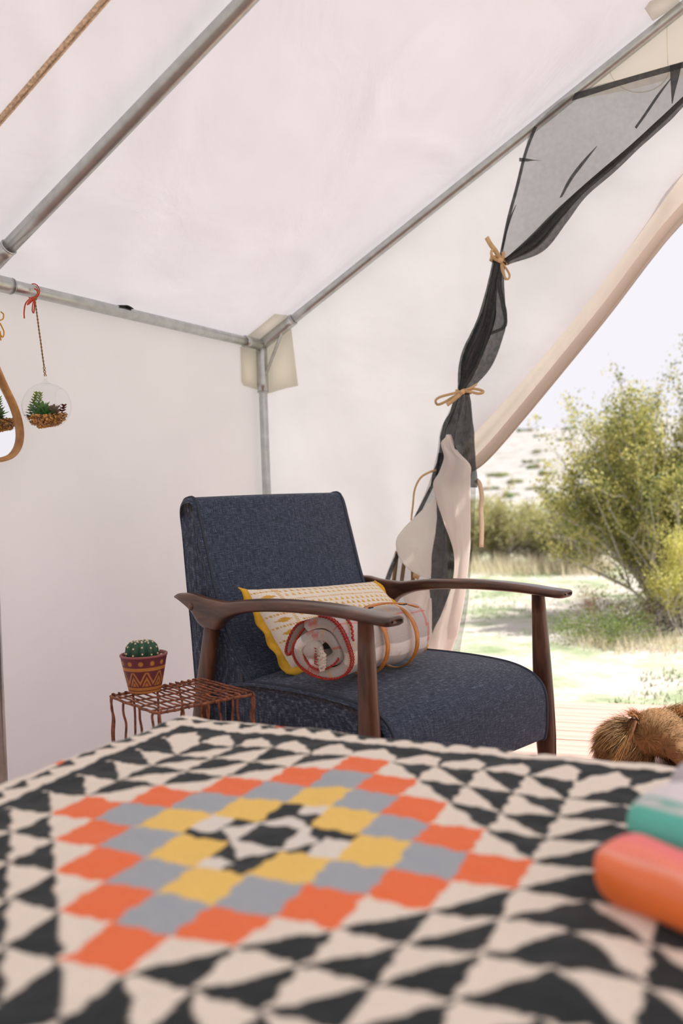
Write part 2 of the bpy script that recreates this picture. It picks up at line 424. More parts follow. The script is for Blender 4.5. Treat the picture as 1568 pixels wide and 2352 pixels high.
# ------------------------------------------------------------------ frame of the tent: each pipe can be pulled out
def pipe_thing(name, a, b, r, label, group=None):
    a = np.array(a, float); b = np.array(b, float)
    o = MB().tube([a+(b-a)*t for t in np.linspace(0, 1, 12)], r, 20).build(name, MAT['pipe'])
    return tag(o, label, 'pipe', group)
C0 = np.array([XW, YF, EAVE])
pipe_thing('eave_pipe', C0+np.array([0, -.05, 0]), (XW, 1.72, EAVE), .0185, 'galvanised steel eave pipe running along the top of the left wall')
pipe_thing('eave_pipe', (XW, 1.62, EAVE), (XW, YB+.05, EAVE), .0185, 'galvanised eave pipe end just left of the sleeve at the left edge')
dz = lambda x: EAVE+SL*(x-XW)
pipe_thing('rafter_pipe', (XW+.05, YF, dz(XW+.05)), (XR, YF, dz(XR)), .0185, 'galvanised rafter pipe rising along the front wall to the upper right corner')
pipe_thing('rafter_pipe', (XW+.05, 1.67, dz(XW+.05)), (XR, 1.67, dz(XR)), .0200, 'galvanised rafter pipe crossing the roof at the upper left')
pipe_thing('wall_post', (XW, YF, 0), (XW, YF, EAVE-.05), .0175, 'galvanised corner post standing behind the navy armchair')
pipe_thing('wall_post', (XW+.0, 1.672, 0), (XW, 1.672, EAVE-.05), .0185, 'galvanised wall post at the left edge beside the bed')
# right half and ridge, out of view but casting and holding the roof
pipe_thing('rafter_pipe', (XR, YF, dz(XR)), (XE, YF, EAVE), .0185, 'galvanised rafter pipe on the far side of the ridge, front')
pipe_thing('ridge_pipe', (XR, YF, dz(XR)), (XR, YB+.05, dz(XR)), .0185, 'galvanised ridge pipe along the top of the tent')
def sleeve(c, has_brace, dirs, label):
    e = empty('pipe_connector', tuple(c)); tag(e, label, 'connector')
    for d, L in dirs:
        d = np.array(d, float); d /= np.linalg.norm(d)
        m = MB(); m.tube([d*t for t in np.linspace(0.0, L, 6)], .0225, 20)
        m.tube([d*(L-.002), d*(L+.0015)], .0232, 20)
        m.build('sleeve', MAT['pipe'], e)
    m = MB(); m.ell((0, 0, 0), (.026, .026, .026), 8, 12); m.build('joint', MAT['pipe'], e)
    if has_brace:
        m = MB(); a = np.array([.105, -.004, .105*SL-.012]); b = np.array([.012, -.004, -.135])
        m.tube([a+np.array([.0, 0, .01]), a, b, b+np.array([-.004, 0, -.008])], .0062, 8); m.build('brace', MAT['pipe'], e)
    return e
sleeve(C0, True, [((0, -1, 0), .115), ((1, 0, SL), .175), ((0, 0, -1), .19)], 'three-way galvanised pipe connector with diagonal brace at the tent corner')
sleeve((XW, 1.67, EAVE), False, [((0, 1, 0), .11), ((0, -1, 0), .11), ((1, 0, SL), .135), ((0, 0, -1), .15)], 'galvanised pipe connector where the upper left rafter meets the eave, at the left edge')
sleeve((XR, YF, dz(XR)), False, [((-1, 0, -SL), .56), ((1, 0, -SL), .2), ((0, -1, 0), .2)], 'galvanised ridge connector at the upper right corner')
# black strap end over the eave pipe
mm = MB(); k = on(281, 700, 'x', XW+.0)
mm.grid([[(XW-.008+.03*s, k[1]-.028+.056*t, EAVE+.0175+.006*math.sin(PI*t)-.004*s) for s in (0, 1)] for t in np.linspace(0, 1, 8)])
tag(mm.build('strap_end', MAT['dark'], solid=.002), 'small black strap end lying over the eave pipe', 'strap')

# ------------------------------------------------------------------ deck floor of planks
fl = empty('floor', (0, 0, 0), math.radians(9.9)); tag(fl, kind='structure')
# local frame: x along the boards, y across; far edge of the deck at y = 3.74
ws = [.115, .120, .105, .115]; y = 3.735; k = 0
pm = {}
while y > -2.6:
    w = ws[k % 4]; gap = .004 if k % 3 != 2 else .007
    key = round(w, 3)
    if key not in pm:
        b_ = MB(); b_.box((0, 0, -.014), (6.4, w-gap, .028)); o = b_.build('plank', MAT['deck'], fl, smooth=False, bevel=.002); pm[key] = o.data
    else:
        o = bpy.data.objects.new('plank', pm[key]); COL.objects.link(o); o.parent = fl
        md = o.modifiers.new('bevel', 'BEVEL'); md.width = .002; md.segments = 2; md.limit_method = 'ANGLE'
    o.location = (0.35+random.uniform(-.03, .03), y-w/2, random.uniform(-.0015, .0015)); y -= w; k += 1
m_ = MB()
for xx in (-2.6, -1.2, 0.3, 1.8, 3.3): m_.box((xx, .55, -.10), (.05, 6.2, .14))
m_.build('joist', MAT['bedwood'], fl, smooth=False)

# ------------------------------------------------------------------ ground, hill
GZ = -0.25
def ground_mat():
    m, ns, ls = newmat('ground'); b = ns['Principled BSDF']; b.inputs['Roughness'].default_value = .95; b.inputs['Specular IOR Level'].default_value = .1
    tc = ns.new('ShaderNodeTexCoord')
    n1 = node(ns, 'ShaderNodeTexNoise', Scale=1.6, Detail=8.0, Roughness=.65); ls.new(tc.outputs['Object'], n1.inputs['Vector'])
    rp = ns.new('ShaderNodeValToRGB'); ls.new(n1.outputs['Fac'], rp.inputs['Fac'])
    e = rp.color_ramp.elements; e[0].position = .36; e[0].color = L4(134, 148, 112); e[1].position = .56; e[1].color = L4(188, 181, 172)
    k = rp.color_ramp.elements.new(.48); k.color = L4(170, 173, 148)
    ls.new(rp.outputs[0], b.inputs['Base Color'])
    n2 = node(ns, 'ShaderNodeTexNoise', Scale=9.0, Detail=8.0); ls.new(tc.outputs['Object'], n2.inputs['Vector'])
    bp = node(ns, 'ShaderNodeBump', Strength=.8, Distance=0.05); ls.new(n2.outputs['Fac'], bp.inputs['Height']); ls.new(bp.outputs['Normal'], b.inputs['Normal'])
    return m
MAT['ground'] = ground_mat()
def gh(x, y):
    return GZ+.05*fbm(x*.35, y*.35, 0)+.018*fbm(x*2.2, y*2.2, 3)+max(0, y-14)*.012
P = []
gx = np.concatenate([np.linspace(-60, -9, 24), np.linspace(-8.8, 6, 130), np.linspace(6.5, 60, 20)])
gy = np.concatenate([np.linspace(-30, 2.5, 12), np.linspace(2.7, 14, 150), np.linspace(14.5, 46, 30)])
mb = MB().grid([[(x, y, gh(x, y)-(.03 if y < 4 else 0)) for y in gy] for x in gx])
tag(mb.build('ground', MAT['ground']), kind='structure')
# hill
def hill_mat():
    m, ns, ls = newmat('hill'); b = ns['Principled BSDF']; b.inputs['Roughness'].default_value = 1; b.inputs['Specular IOR Level'].default_value = 0
    tc = ns.new('ShaderNodeTexCoord')
    n1 = node(ns, 'ShaderNodeTexNoise', Scale=.9, Detail=9.0, Roughness=.7); ls.new(tc.outputs['Object'], n1.inputs['Vector'])
    rp = ns.new('ShaderNodeValToRGB'); ls.new(n1.outputs['Fac'], rp.inputs['Fac'])
    e = rp.color_ramp.elements; e[0].position = .32; e[0].color = L4(134, 130, 118); e[1].position = .50; e[1].color = L4(172, 168, 164)
    ls.new(rp.outputs[0], b.inputs['Base Color'])
    return m
MAT['hill'] = hill_mat()
def hh(x, y):
    t = min(1, max(0, (y-42)/58)); s = t*t*(3-2*t)
    return -.6+1.0*min(1, max(0, (y-40)/8))+s*(6.6+.035*(x+30))+1.1*s*fbm(x*.05, y*.05, 4)+.5*s*fbm(x*.2, y*.2, 8)
P = [[(x, y, hh(x, y)) for y in np.linspace(40, 125, 60)] for x in np.linspace(-95, 80, 110)]
tag(MB().grid(P).build('hill', MAT['hill']), kind='structure')

# grass: short blades nobody could count
m_ = MB(); rg = random.Random(3)
for i in range(15000):
    y = 3.9+9.0*rg.random()**1.3; x = -1.0-y*.12+(rg.random()-.5)*(3.2+y*.5)
    if noise.noise(Vector((x*.9, y*.9, 1.3))) < -.12: continue
    z = gh(x, y)-.005
    for b in range(3):
        a = rg.random()*6.28; h = .012+.035*rg.random()**2; w = .0035+.002*rg.random(); dx, dy = math.cos(a), math.sin(a); px, py = x+rg.gauss(0, .012), y+rg.gauss(0, .012)
        c = rg.random(); col = s2l((112+60*c, 138+34*c, 80+56*c))
        m_.add([(px-w*dy, py+w*dx, z), (px+w*dy, py-w*dx, z), (px+dx*h*.6, py+dy*h*.6, z+h)], [(0, 1, 2)], col)
tag(m_.build('grass', MAT['attr'], smooth=False), 'short pale green grass tufts scattered over the sandy ground', 'grass', kind='stuff')

# ------------------------------------------------------------------ bushes
def bush(name, loc, R, H, nstem, nleaf, leafc, seed, label, group=None, lean=(0, 0), leaf=.013, stemr=.012, bare=.25, cat='bush', barkmat='bark', spread=1.0):
    rg = random.Random(seed); e = empty(name, loc); tag(e, label, cat, group)
    tips = []; br = MB()
    for s in range(nstem):
        a = rg.random()*2*PI; q = rg.random()**.6; tx, ty = R*q*math.cos(a)*spread+lean[0], R*q*math.sin(a)*spread+lean[1]
        tz = H*(1-.55*q**2)*(.55+.5*rg.random())
        b0 = np.array([.16*R*math.cos(a)*rg.random(), .16*R*math.sin(a)*rg.random(), 0])
        c1 = np.array([tx*.25, ty*.25, tz*.45])+np.array([rg.gauss(0, .05), rg.gauss(0, .05), 0])
        t_ = np.array([tx, ty, tz]); m1 = (c1+t_)/2+np.array([rg.gauss(0, .05)*R, rg.gauss(0, .05)*R, .04*H])
        pth = curve([b0, c1, m1, t_], 9); rr = stemr*(.5+.8*rg.random())
        br.tube(pth, [rr*(1-.85*i/8) for i in range(9)], 5, cap=False); tips.append((pth, 1.0))
        for k in range(6):
            i = rg.randint(2, 7); o = pth[i]; d = (pth[8]-o)*.7+np.array([rg.gauss(0, .2)*R, rg.gauss(0, .2)*R, abs(rg.gauss(0, .14))*H])
            p2 = curve([o, o+d*.5+np.array([rg.gauss(0, .03) for _ in range(3)]), o+d], 6)
            br.tube(p2, [rr*.42*(1-.8*j/5) for j in range(6)], 4, cap=False); tips.append((p2, .8))
    br.build('branches', MAT[barkmat], e)['kind'] = 'stuff'
    if nleaf:
        nr_ = np.random.RandomState(seed); M_ = 14; nb = max(1, nleaf//M_)
        same = [p for p, w in tips if len(p) == 9]; small = [p for p, w in tips if len(p) == 6]
        C = []
        for arr, cnt in ((np.array(same), nb//3), (np.array(small), nb-nb//3)):
            n = arr.shape[1]; f = (bare+(1-bare)*nr_.rand(cnt)**.7) if n == 9 else nr_.rand(cnt)**.6*.85+.15
            i = f*(n-1); i0 = np.minimum(i.astype(int), n-2); w_ = (i-i0)[:, None]; ix = nr_.randint(0, len(arr), cnt)
            C.append(arr[ix, i0]*(1-w_)+arr[ix, i0+1]*w_)
        C = np.vstack(C); nb = len(C)
        dn = nr_.randn(nb, 3)*.5; dn[:, 2] = .6+.4*nr_.rand(nb); dn /= np.linalg.norm(dn, axis=1)[:, None]; r_ = .045+.05*nr_.rand(nb)
        q = (C[:, None]+dn[:, None]*nr_.rand(nb, M_, 1)*r_[:, None, None]*2+nr_.randn(nb, M_, 3)*r_[:, None, None]*.35).reshape(-1, 3)
        N_ = len(q); a_ = nr_.randn(N_, 3); a_ /= np.linalg.norm(a_, axis=1)[:, None]; b_ = np.cross(a_, nr_.randn(N_, 3)); b_ /= np.linalg.norm(b_, axis=1)[:, None]
        Lf = (leaf*(.7+.7*nr_.rand(N_)))[:, None]; k1 = np.clip(np.repeat(nr_.rand(nb), M_)+nr_.randn(N_)*.18, 0, 1)[:, None]
        colr = leafc[0]*(1-k1)+leafc[1]*k1
        V = np.stack([q, q+a_*Lf*.5+b_*Lf*.32, q+a_*Lf, q+a_*Lf*.5-b_*Lf*.32], 1).reshape(-1, 3)
        me = bpy.data.meshes.new('foliage'); me.vertices.add(len(V)); me.vertices.foreach_set('co', V.astype(np.float32).ravel())
        me.loops.add(len(V)); me.loops.foreach_set('vertex_index', np.arange(len(V), dtype=np.int32)); me.polygons.add(N_)
        me.polygons.foreach_set('loop_start', np.arange(0, len(V), 4, dtype=np.int32)); me.polygons.foreach_set('loop_total', np.full(N_, 4, dtype=np.int32)); me.update()
        at_ = me.color_attributes.new('Col', 'FLOAT_COLOR', 'POINT'); cc_ = np.ones((len(V), 4), np.float32); cc_[:, :3] = np.repeat(colr, 4, 0); at_.data.foreach_set('color', cc_.ravel())
        me.materials.append(MAT['leafm']); fo = bpy.data.objects.new('foliage', me); COL.objects.link(fo); fo.parent = e; fo['kind'] = 'stuff'
    return e
m, ns, ls = newmat('leaf'); b = ns['Principled BSDF']; at = ns.new('ShaderNodeAttribute'); at.attribute_name = 'Col'
ls.new(at.outputs['Color'], b.inputs['Base Color']); b.inputs['Roughness'].default_value = .55
tr = ns.new('ShaderNodeBsdfTranslucent'); ls.new(at.outputs['Color'], tr.inputs['Color']); mx = node(ns, 'ShaderNodeMixShader', Fac=.4)
ls.new(b.outputs[0], mx.inputs[1]); ls.new(tr.outputs[0], mx.inputs[2]); ls.new(mx.outputs[0], ns['Material Output'].inputs['Surface']); MAT['leafm'] = m
GREEN = (s2l((96, 110, 62)), s2l((224, 214, 132)))
PALE = (s2l((150, 150, 100)), s2l((212, 204, 146)))
YEL = (s2l((180, 180, 88)), s2l((236, 226, 144)))
def at_g(px, py, dz=0.0):
    """a point of the ground seen at a photo pixel"""
    q = on(px, py, 'z', GZ+.02+dz); return (q[0], q[1], gh(q[0], q[1])-.02)
g1 = at_g(1462, 1432)
bush('creosote_bush', (g1[0]+.18, g1[1]+.38, g1[2]), .92, 1.85, 60, 100000, GREEN, 11, 'large green creosote bush with pale leaning stems, right of the tent opening', 'creosote bushes', lean=(-.02, .16), leaf=.024, stemr=.021, spread=1.15, bare=.05)
g2 = at_g(1590, 1400)
bush('creosote_bush', (g2[0]+.25, g2[1]+.7, g2[2]), .8, 2.1, 30, 26000, GREEN, 12, 'tall creosote bush at the right edge, its top twigs highest against the sky', 'creosote bushes', leaf=.017, stemr=.014)
g3 = at_g(1560, 1440)
bush('creosote_bush', (g3[0]+.05, g3[1]-.2, g3[2]), .27, .74, 12, 6500, YEL, 13, 'small bright yellow-green bush low at the right edge', 'creosote bushes', leaf=.017, stemr=.006)
for (px, py, R, H, n, lab, sd) in [(1130, 1302, .75, .92, 20, 'pale green scrub bush just right of the hanging curtain', 21), (1215, 1300, .7, .80, 20, 'grey-twigged scrub bush in the middle of the far row', 22),
                                   (1290, 1304, .7, 1.0, 24, 'scrub bush with dark base touching the big creosote bush', 23), (1060, 1300, .8, .95, 18, 'scrub bush half hidden behind the curtain', 24),
                                   (1345, 1312, .7, 1.1, 18, 'dark green bush tucked behind the big creosote bush', 25)]:
    q = at_g(px, py)
    bush('scrub_bush', (q[0], q[1]+.4, q[2]), R, H, n+16, 15000, PALE if sd < 25 else GREEN, sd, lab, 'scrub bushes in the far row', leaf=.03, stemr=.014, bare=.08)
for (px, py, R, H, lab, sd, mt) in [(1405, 1455, .5, .30, 'fallen tangle of bare grey branches under the big creosote bush', 31, 'bark'), (1500, 1440, .42, .36, 'tangle of dark bare twigs at the right edge', 32, 'darkbark')]:
    q = at_g(px, py); bush('dead_branches', (q[0], q[1], q[2]), R, H, 26, 900, (s2l((150, 130, 80)), s2l((120, 128, 66))), sd, lab, None, stemr=.007, cat='branches', barkmat=mt, leaf=.016)
q = at_g(1350, 1425); bush('dry_weed', (q[0], q[1], q[2]), .12, .24, 9, 700, (s2l((190, 120, 84)), s2l((214, 150, 112))), 33, 'small dry reddish weed left of the big creosote bush', None, stemr=.003, cat='weed', leaf=.012)
q = at_g(1400, 1462); bush('low_shrub', (q[0], q[1]-.1, q[2]), .45, .16, 22, 5000, (s2l((90, 116, 60)), s2l((150, 160, 90))), 34, 'low green ground shrub at the foot of the fallen branches', None, stemr=.003, cat='shrub', leaf=.014)
m_ = MB(); rg = random.Random(17)
for i in range(260):
    if i < 190: q = at_g(rg.uniform(1060, 1400), rg.gauss(1308, 6))
    else: q = at_g(rg.uniform(1330, 1580), rg.gauss(1470, 14))
    for b in range(9):
        a = rg.random()*6.28; h = (.12+.22*rg.random())*(1 if i < 190 else .45); px, py = q[0]+rg.gauss(0, .06), q[1]+rg.gauss(0, .06); dx, dy = math.cos(a), math.sin(a); c = rg.random(); w = .006
        m_.add([(px-w*dy, py+w*dx, q[2]), (px+w*dy, py-w*dx, q[2]), (px+dx*h*.5, py+dy*h*.5, q[2]+h)], [(0, 1, 2)], s2l((206+26*c, 196+24*c, 170+20*c)))
tag(m_.build('dry_grass', MAT['leafm'], smooth=False), 'dry straw-coloured grass standing at the foot of the bushes', 'grass', kind='stuff')
# shrubs on the hillside
rg = random.Random(5)
hs = [(1205, 990), (1243, 1003), (1238, 1038), (1228, 1062), (1218, 1076), (1150, 1094), (1242, 1125), (1262, 1090), (1125, 1125), (1290, 1010), (1310, 985), (1180, 1110), (1275, 1140), (1170, 1140)]
for i, (px, py) in enumerate(hs):
    r = ray(px, py); t = 40.0
    for _ in range(400):
        q = EYE+r*t
        if q[2] <= hh(q[0], q[1]) and q[1] > 41: break
        t += .25
    s_ = .34+.30*rg.random(); m_ = MB()
    for k in range(4):
        R_ = np.array([s_*(.8+.4*rg.random()), s_*.8, s_*.55*(.8+.5*rg.random())])
        m_.ell((rg.gauss(0, .35), rg.gauss(0, .3), .12*s_), R_*.6, 5, 8, col=s2l((92+rg.random()*30, 104+rg.random()*20, 70)))
    for j, v_ in enumerate(m_.v): m_.v[j] = tuple(np.array(v_)*(1+.25*noise.noise(Vector(v_)*3+Vector((i, 0, 0)))))
    o = m_.build('hillside_shrub', MAT['attr'], smooth=False); o.location = q
    tag(o, 'small dark shrub dotted on the pale hillside behind the scrub', 'shrub', 'shrubs on the far hillside')

# ------------------------------------------------------------------ curtains at the door
YC = 2.995
def rows(pts, n, y): return curve([on(px, py, 'y', y) for px, py in pts], n)
def sheet(L, R, n, m, y, pl=0.0, k=3, ph=0.0, bow=0.0, wav=0.0):
    A, B = rows(L, n, y), rows(R, n, y); P = []
    for i in range(n):
        t = i/(n-1); row = []
        for j in range(m):
            s = j/(m-1); q = A[i]*(1-s)+B[i]*s
            w = np.linalg.norm(B[i]-A[i])
            d = pl*min(w/.06, 1.6)*math.sin(s*k*2*PI+ph+t*2.2+1.3*fbm(t*3, s*1.5, ph))+bow*math.sin(PI*s)+wav*fbm(t*4, s*3, ph+5)
            row.append(q+np.array([0, -abs(bow)*0-d, 0]))
        P.append(row)
    return P
door = empty('screen_curtain', tuple(on(1075, 900, 'y', YC))); tag(door, 'black mesh insect screen curtain gathered and tied beside the tent opening', 'curtain')
INV = Matrix.Translation(-door.location)
def dpart(mb, name, mat, parent=door, **kw):
    o = mb.build(name, mat, parent, **kw)
    if parent is door: o.data.transform(INV)
    return o
# flat panel spread under the gable
TL_ = [(1760, 88), (1568, 142), (1440, 178), (1320, 214), (1226, 290), (1203, 350), (1183, 430), (1163, 505), (1146, 590)]
TR_ = [(1760, 90), (1600, 205), (1510, 285), (1445, 345), (1380, 400), (1320, 452), (1265, 503), (1215, 552), (1158, 600)]
def off_edge(pts, dx, dy): return [(x+dx, y+dy) for x, y in pts]
dpart(MB().grid(sheet(TL_, TR_, 50, 16, YC, wav=.012)), 'screen_panel', MAT['screen'])
dpart(MB().grid(sheet(TL_[:4], [(1760, 98), (1568, 156), (1440, 192), (1312, 232)], 24, 3, YC-.003)), 'top_hem', MAT['hem'])
dpart(MB().grid(sheet(TL_[4:], [(1233, 292), (1210, 352), (1190, 432), (1170, 507), (1152, 592)], 24, 3, YC-.003)), 'side_hem', MAT['hem'])
dpart(MB().grid(sheet([(1538, 150), (1539, 180), (1541, 215), (1542, 238)], [(1566, 143), (1558, 180), (1550, 210), (1544, 238)], 10, 3, YC-.004)), 'corner_strap', MAT['hem'])
for A_, B_ in [([(1541, 178), (1510, 215), (1478, 262), (1457, 292)], [(1541, 181), (1513, 221), (1484, 264), (1461, 296)]),
               ([(1370, 335), (1335, 372), (1305, 412), (1284, 455)], [(1371, 336), (1341, 376), (1314, 412), (1291, 452)]),
               ([(1192, 362), (1210, 364), (1225, 367), (1247, 369)], [(1192, 371), (1210, 371), (1225, 369), (1247, 369)]),
               ([(1184, 470), (1168, 505), (1158, 540), (1150, 575)], [(1185, 471), (1172, 507), (1162, 542), (1155, 572)])]:
    dpart(MB().grid(sheet(A_, B_, 12, 3, YC-.006)), 'crease', MAT['hem'])
# gathered edge from the ridge down to the upper tie
GL = [(1760, 60), (1600, 195), (1510, 278), (1445, 338), (1380, 393), (1320, 445), (1265, 497), (1215, 548), (1160, 595)]
GR = [(1760, 120), (1600, 218), (1535, 280), (1470, 338), (1412, 392), (1345, 450), (1300, 508), (1245, 575), (1167, 607)]
dpart(MB().grid(sheet(GL, GR, 70, 30, YC-.02, pl=.012, k=2.5, bow=.02)), 'gathered_fold', MAT['screen2'])
dpart(MB().grid(sheet(GL, [(a[0]*.35+b[0]*.65, a[1]*.35+b[1]*.65) for a, b in zip(GL, GR)], 70, 22, YC-.035, pl=.010, k=2, ph=2, bow=.02)), 'gathered_fold', MAT['screen2'])
# between the ties
BL = [(1134, 592), (1128, 625), (1115, 680), (1100, 730), (1078, 780), (1064, 815), (1056, 855), (1052, 897)]
BR = [(1165, 600), (1160, 630), (1160, 685), (1166, 735), (1155, 790), (1132, 845), (1102, 880), (1074, 898)]
dpart(MB().grid(sheet(BL, BR, 70, 34, YC-.01, pl=.014, k=3, bow=.03)), 'gathered_fold', MAT['screen2'])
dpart(MB().grid(sheet(off_edge(BL, 2, 0), [(a[0]*.42+b[0]*.58, a[1]*.42+b[1]*.58) for a, b in zip(BL, BR)], 70, 24, YC-.04, pl=.012, k=2, ph=1.5, bow=.02)), 'gathered_fold', MAT['screen2'])
dpart(MB().grid(sheet([(1146, 610), (1142, 660), (1150, 700), (1156, 745), (1128, 762)], [(1156, 610), (1152, 655), (1160, 700), (1163, 750), (1126, 770)], 24, 5, YC-.055, pl=.004, k=1)), 'loose_hem', MAT['hem'])
# below the lower tie: skirt spreading out
SL_ = [(1052, 903), (1034, 945), (1014, 990), (1004, 1050), (985, 1115), (955, 1180), (922, 1240), (900, 1295), (880, 1350), (850, 1440), (840, 1560), (838, 1700)]
SR_ = [(1079, 903), (1087, 950), (1090, 1000), (1091, 1060), (1093, 1120), (1092, 1190), (1088, 1260), (1082, 1330), (1076, 1400), (1062, 1480), (1052, 1570), (1046, 1700)]
dpart(MB().grid(sheet(SL_, SR_, 80, 50, YC, pl=.010, k=4, bow=.02)), 'skirt', MAT['screen2' if False else 'screen'])
dpart(MB().grid(sheet(SL_[:5], SR_[:5], 40, 34, YC-.03, pl=.012, k=3, ph=2, bow=.02)), 'gathered_fold', MAT['screen2'])
dpart(MB().grid(sheet([(1006, 1040), (1000, 1110), (1002, 1190), (993, 1260), (989, 1340), (990, 1420), (988, 1520), (987, 1700)],
                      [(1030, 1040), (1030, 1110), (1042, 1190), (1052, 1260), (1044, 1340), (1018, 1420), (1000, 1520), (996, 1700)], 50, 16, YC-.025, pl=.008, k=2)), 'gathered_fold', MAT['screen2'])
dpart(MB().grid(sheet([(1004, 1085), (975, 1140), (945, 1200), (915, 1260), (896, 1300), (881, 1340)], [(1009, 1090), (982, 1145), (953, 1204), (924, 1262), (906, 1302), (892, 1342)], 30, 4, YC-.012)), 'side_hem', MAT['hem'])

# canvas inner door, gathered with the screen
cv = empty('canvas_door_curtain', tuple(on(1040, 1200, 'y', YC-.05))); tag(cv, 'beige canvas door curtain hanging in folds behind the armchair under the black screen', 'curtain')
INV2 = Matrix.Translation(-cv.location)
def cpart(mb, name, mat, **kw):
    o = mb.build(name, mat, cv, **kw); o.data.transform(INV2); return o
cpart(MB().grid(sheet([(1030, 1000), (1014, 1018), (1022, 1050), (1010, 1085), (996, 1112), (1004, 1150), (1022, 1200), (1044, 1270), (1040, 1340), (1014, 1410), (996, 1450), (990, 1500), (988, 1590), (990, 1720)],
                      [(1036, 998), (1052, 1035), (1082, 1068), (1083, 1095), (1083, 1125), (1083, 1170), (1083, 1215), (1080, 1265), (1072, 1335), (1063, 1400), (1054, 1450), (1040, 1495), (1030, 1590), (1026, 1720)], 90, 30, YC-.055, pl=.008, k=1.0, ph=.6, bow=.03)), 'long_fold', MAT['leaf'], solid=.002)
cpart(MB().grid(sheet([(998, 1143), (978, 1163), (950, 1190), (926, 1214), (911, 1237), (909, 1256), (916, 1280), (934, 1303), (960, 1321), (986, 1326)],
                      [(1001, 1143), (1003, 1168), (1003, 1190), (1000, 1215), (997, 1237), (994, 1256), (991, 1280), (990, 1303), (989, 1321), (989, 1328)], 60, 14, YC-.065, bow=.004, wav=.004)), 'turned_corner', MAT['leafw'], solid=.002)
cpart(MB().grid(sheet([(920, 1335), (928, 1375), (945, 1420), (955, 1460), (960, 1520), (962, 1700)], [(984, 1335), (988, 1375), (972, 1420), (966, 1455), (978, 1520), (980, 1700)], 36, 16, YC-.03, bow=.02, pl=.004, k=1)), 'inner_fold', MAT['leaf'], solid=.002)
cpart(MB().grid(sheet([(980, 1365), (968, 1410), (955, 1445), (958, 1490), (960, 1560), (960, 1700)], [(990, 1375), (991, 1410), (991, 1445), (991, 1490), (990, 1560), (990, 1700)], 36, 12, YC-.05, pl=.006, k=1.5)), 'inner_fold', MAT['leafw'], solid=.002)
for pts in ([(1001, 1128), (1003, 1105), (1014, 1090), (1028, 1082)], [(1007, 1132), (1009, 1108), (1018, 1094), (1030, 1087)]):
    cpart(MB().tube(curve([on(x, y, 'y', YC-.062) for x, y in pts], 14), .0010, 5), 'stitching', MAT['darkbark'])
# straps sewn behind the skirt
for a, b in (((912, 1266), (903, 1345)), ((928, 1290), (921, 1345)), ((948, 1300), (948, 1340))):
    A = on(*a, 'y', YC+.01); B = on(*b, 'y', YC+.01)
    dpart(MB().grid([[A+(B-A)*t+np.array([w, 0, 0]) for w in (-.008, .008)] for t in np.linspace(0, 1, 6)]), 'strap', MAT['ribbon'], solid=.001)

# outer flap rolled along its free edge
P = []
n = 90
lo = curve(edge_lo+[np.array([-.12, YF+.03, 1.945]), np.array([XR-.01, YF+.03, 2.24])], n); hi = curve(edge_hi+[np.array([-.10, YF+.03, 2.08]), np.array([XR-.01, YF+.03, 2.37])], n)
for i in range(n):
    row = []
    for j in range(15):
        s = j/14; q = hi[i]*(1-s)+lo[i]*s
        row.append(q+np.array([0, .012+.05*math.sin(PI*s)*1.0+.016*math.sin(2*PI*s*1.5+i*.05), 0]))
    for j in range(1, 6):         # the rolled underside, coming back inside
        s = j/5; q = lo[i]+np.array([-.02*s, .05-.05*s*s-.012, .035*s]); row.append(q)
    P.append(row)
fp = MB().grid(P).build('door_flap', MAT['flap']); tag(fp, 'cream canvas door flap tied back, its rolled edge sweeping up to the upper right', 'tent flap')
rr = curve([on(1086, 900, 'y', YF+.01)]+[edge_lo[0]+np.array([.0, -.02, .02])], 3)
# ribbons
def ribbon(path, w, up, y0=None):
    """flat band along path; up(i,t) gives the direction of its width"""
    P = []; n = len(path)
    for i in range(n):
        t = path[min(i+1, n-1)]-path[max(i-1, 0)]; t = t/np.linalg.norm(t)
        u_ = np.array(up, float); a = np.cross(t, u_); a /= np.linalg.norm(a)+1e-9
        ww = w[i] if hasattr(w, '__len__') else w
        P.append([path[i]-a*ww/2, path[i]+a*ww/2])
    return P
def pp(pts, y, n=20, dy=None):
    q = [on(px, py, 'y', y+(dy[i] if dy else 0)) for i, (px, py) in enumerate(pts)]; return curve(q, n)
def bow(loc_px, y, pieces, ringc, ringr, label, rot):
    e = empty('ribbon_tie', tuple(on(*loc_px, 'y', y))); tag(e, label, 'ribbon tie'); inv = Matrix.Translation(-e.location)
    for nm, pts, w, dy in pieces:
        o = MB().grid(ribbon(pp(pts, y, 24, dy), w, (0.15, 1, .1))).build(nm, MAT['ribbon'], e, solid=.0012); o.data.transform(inv)
    o = MB().ell(on(*loc_px, 'y', y-.008), (.010, .008, .009), 8, 10).build('knot', MAT['ribbon'], e); o.data.transform(inv)
    c = on(*ringc, 'y', YC-.015); th = np.linspace(0, 2*PI, 40, endpoint=False); cr, sr = math.cos(rot), math.sin(rot); P = []
    for t in th:
        p_ = np.array([ringr[0]*math.cos(t), ringr[1]*math.sin(t), 0]); p_ = np.array([p_[0]*cr, p_[1], p_[0]*sr])
        P.append([c+p_+np.array([-sr*.007, 0, cr*.007]), c+p_-np.array([-sr*.007, 0, cr*.007])])
    o = MB().grid(P, close_u=True).build('band', MAT['ribbon'], e, solid=.0012); o.data.transform(inv)
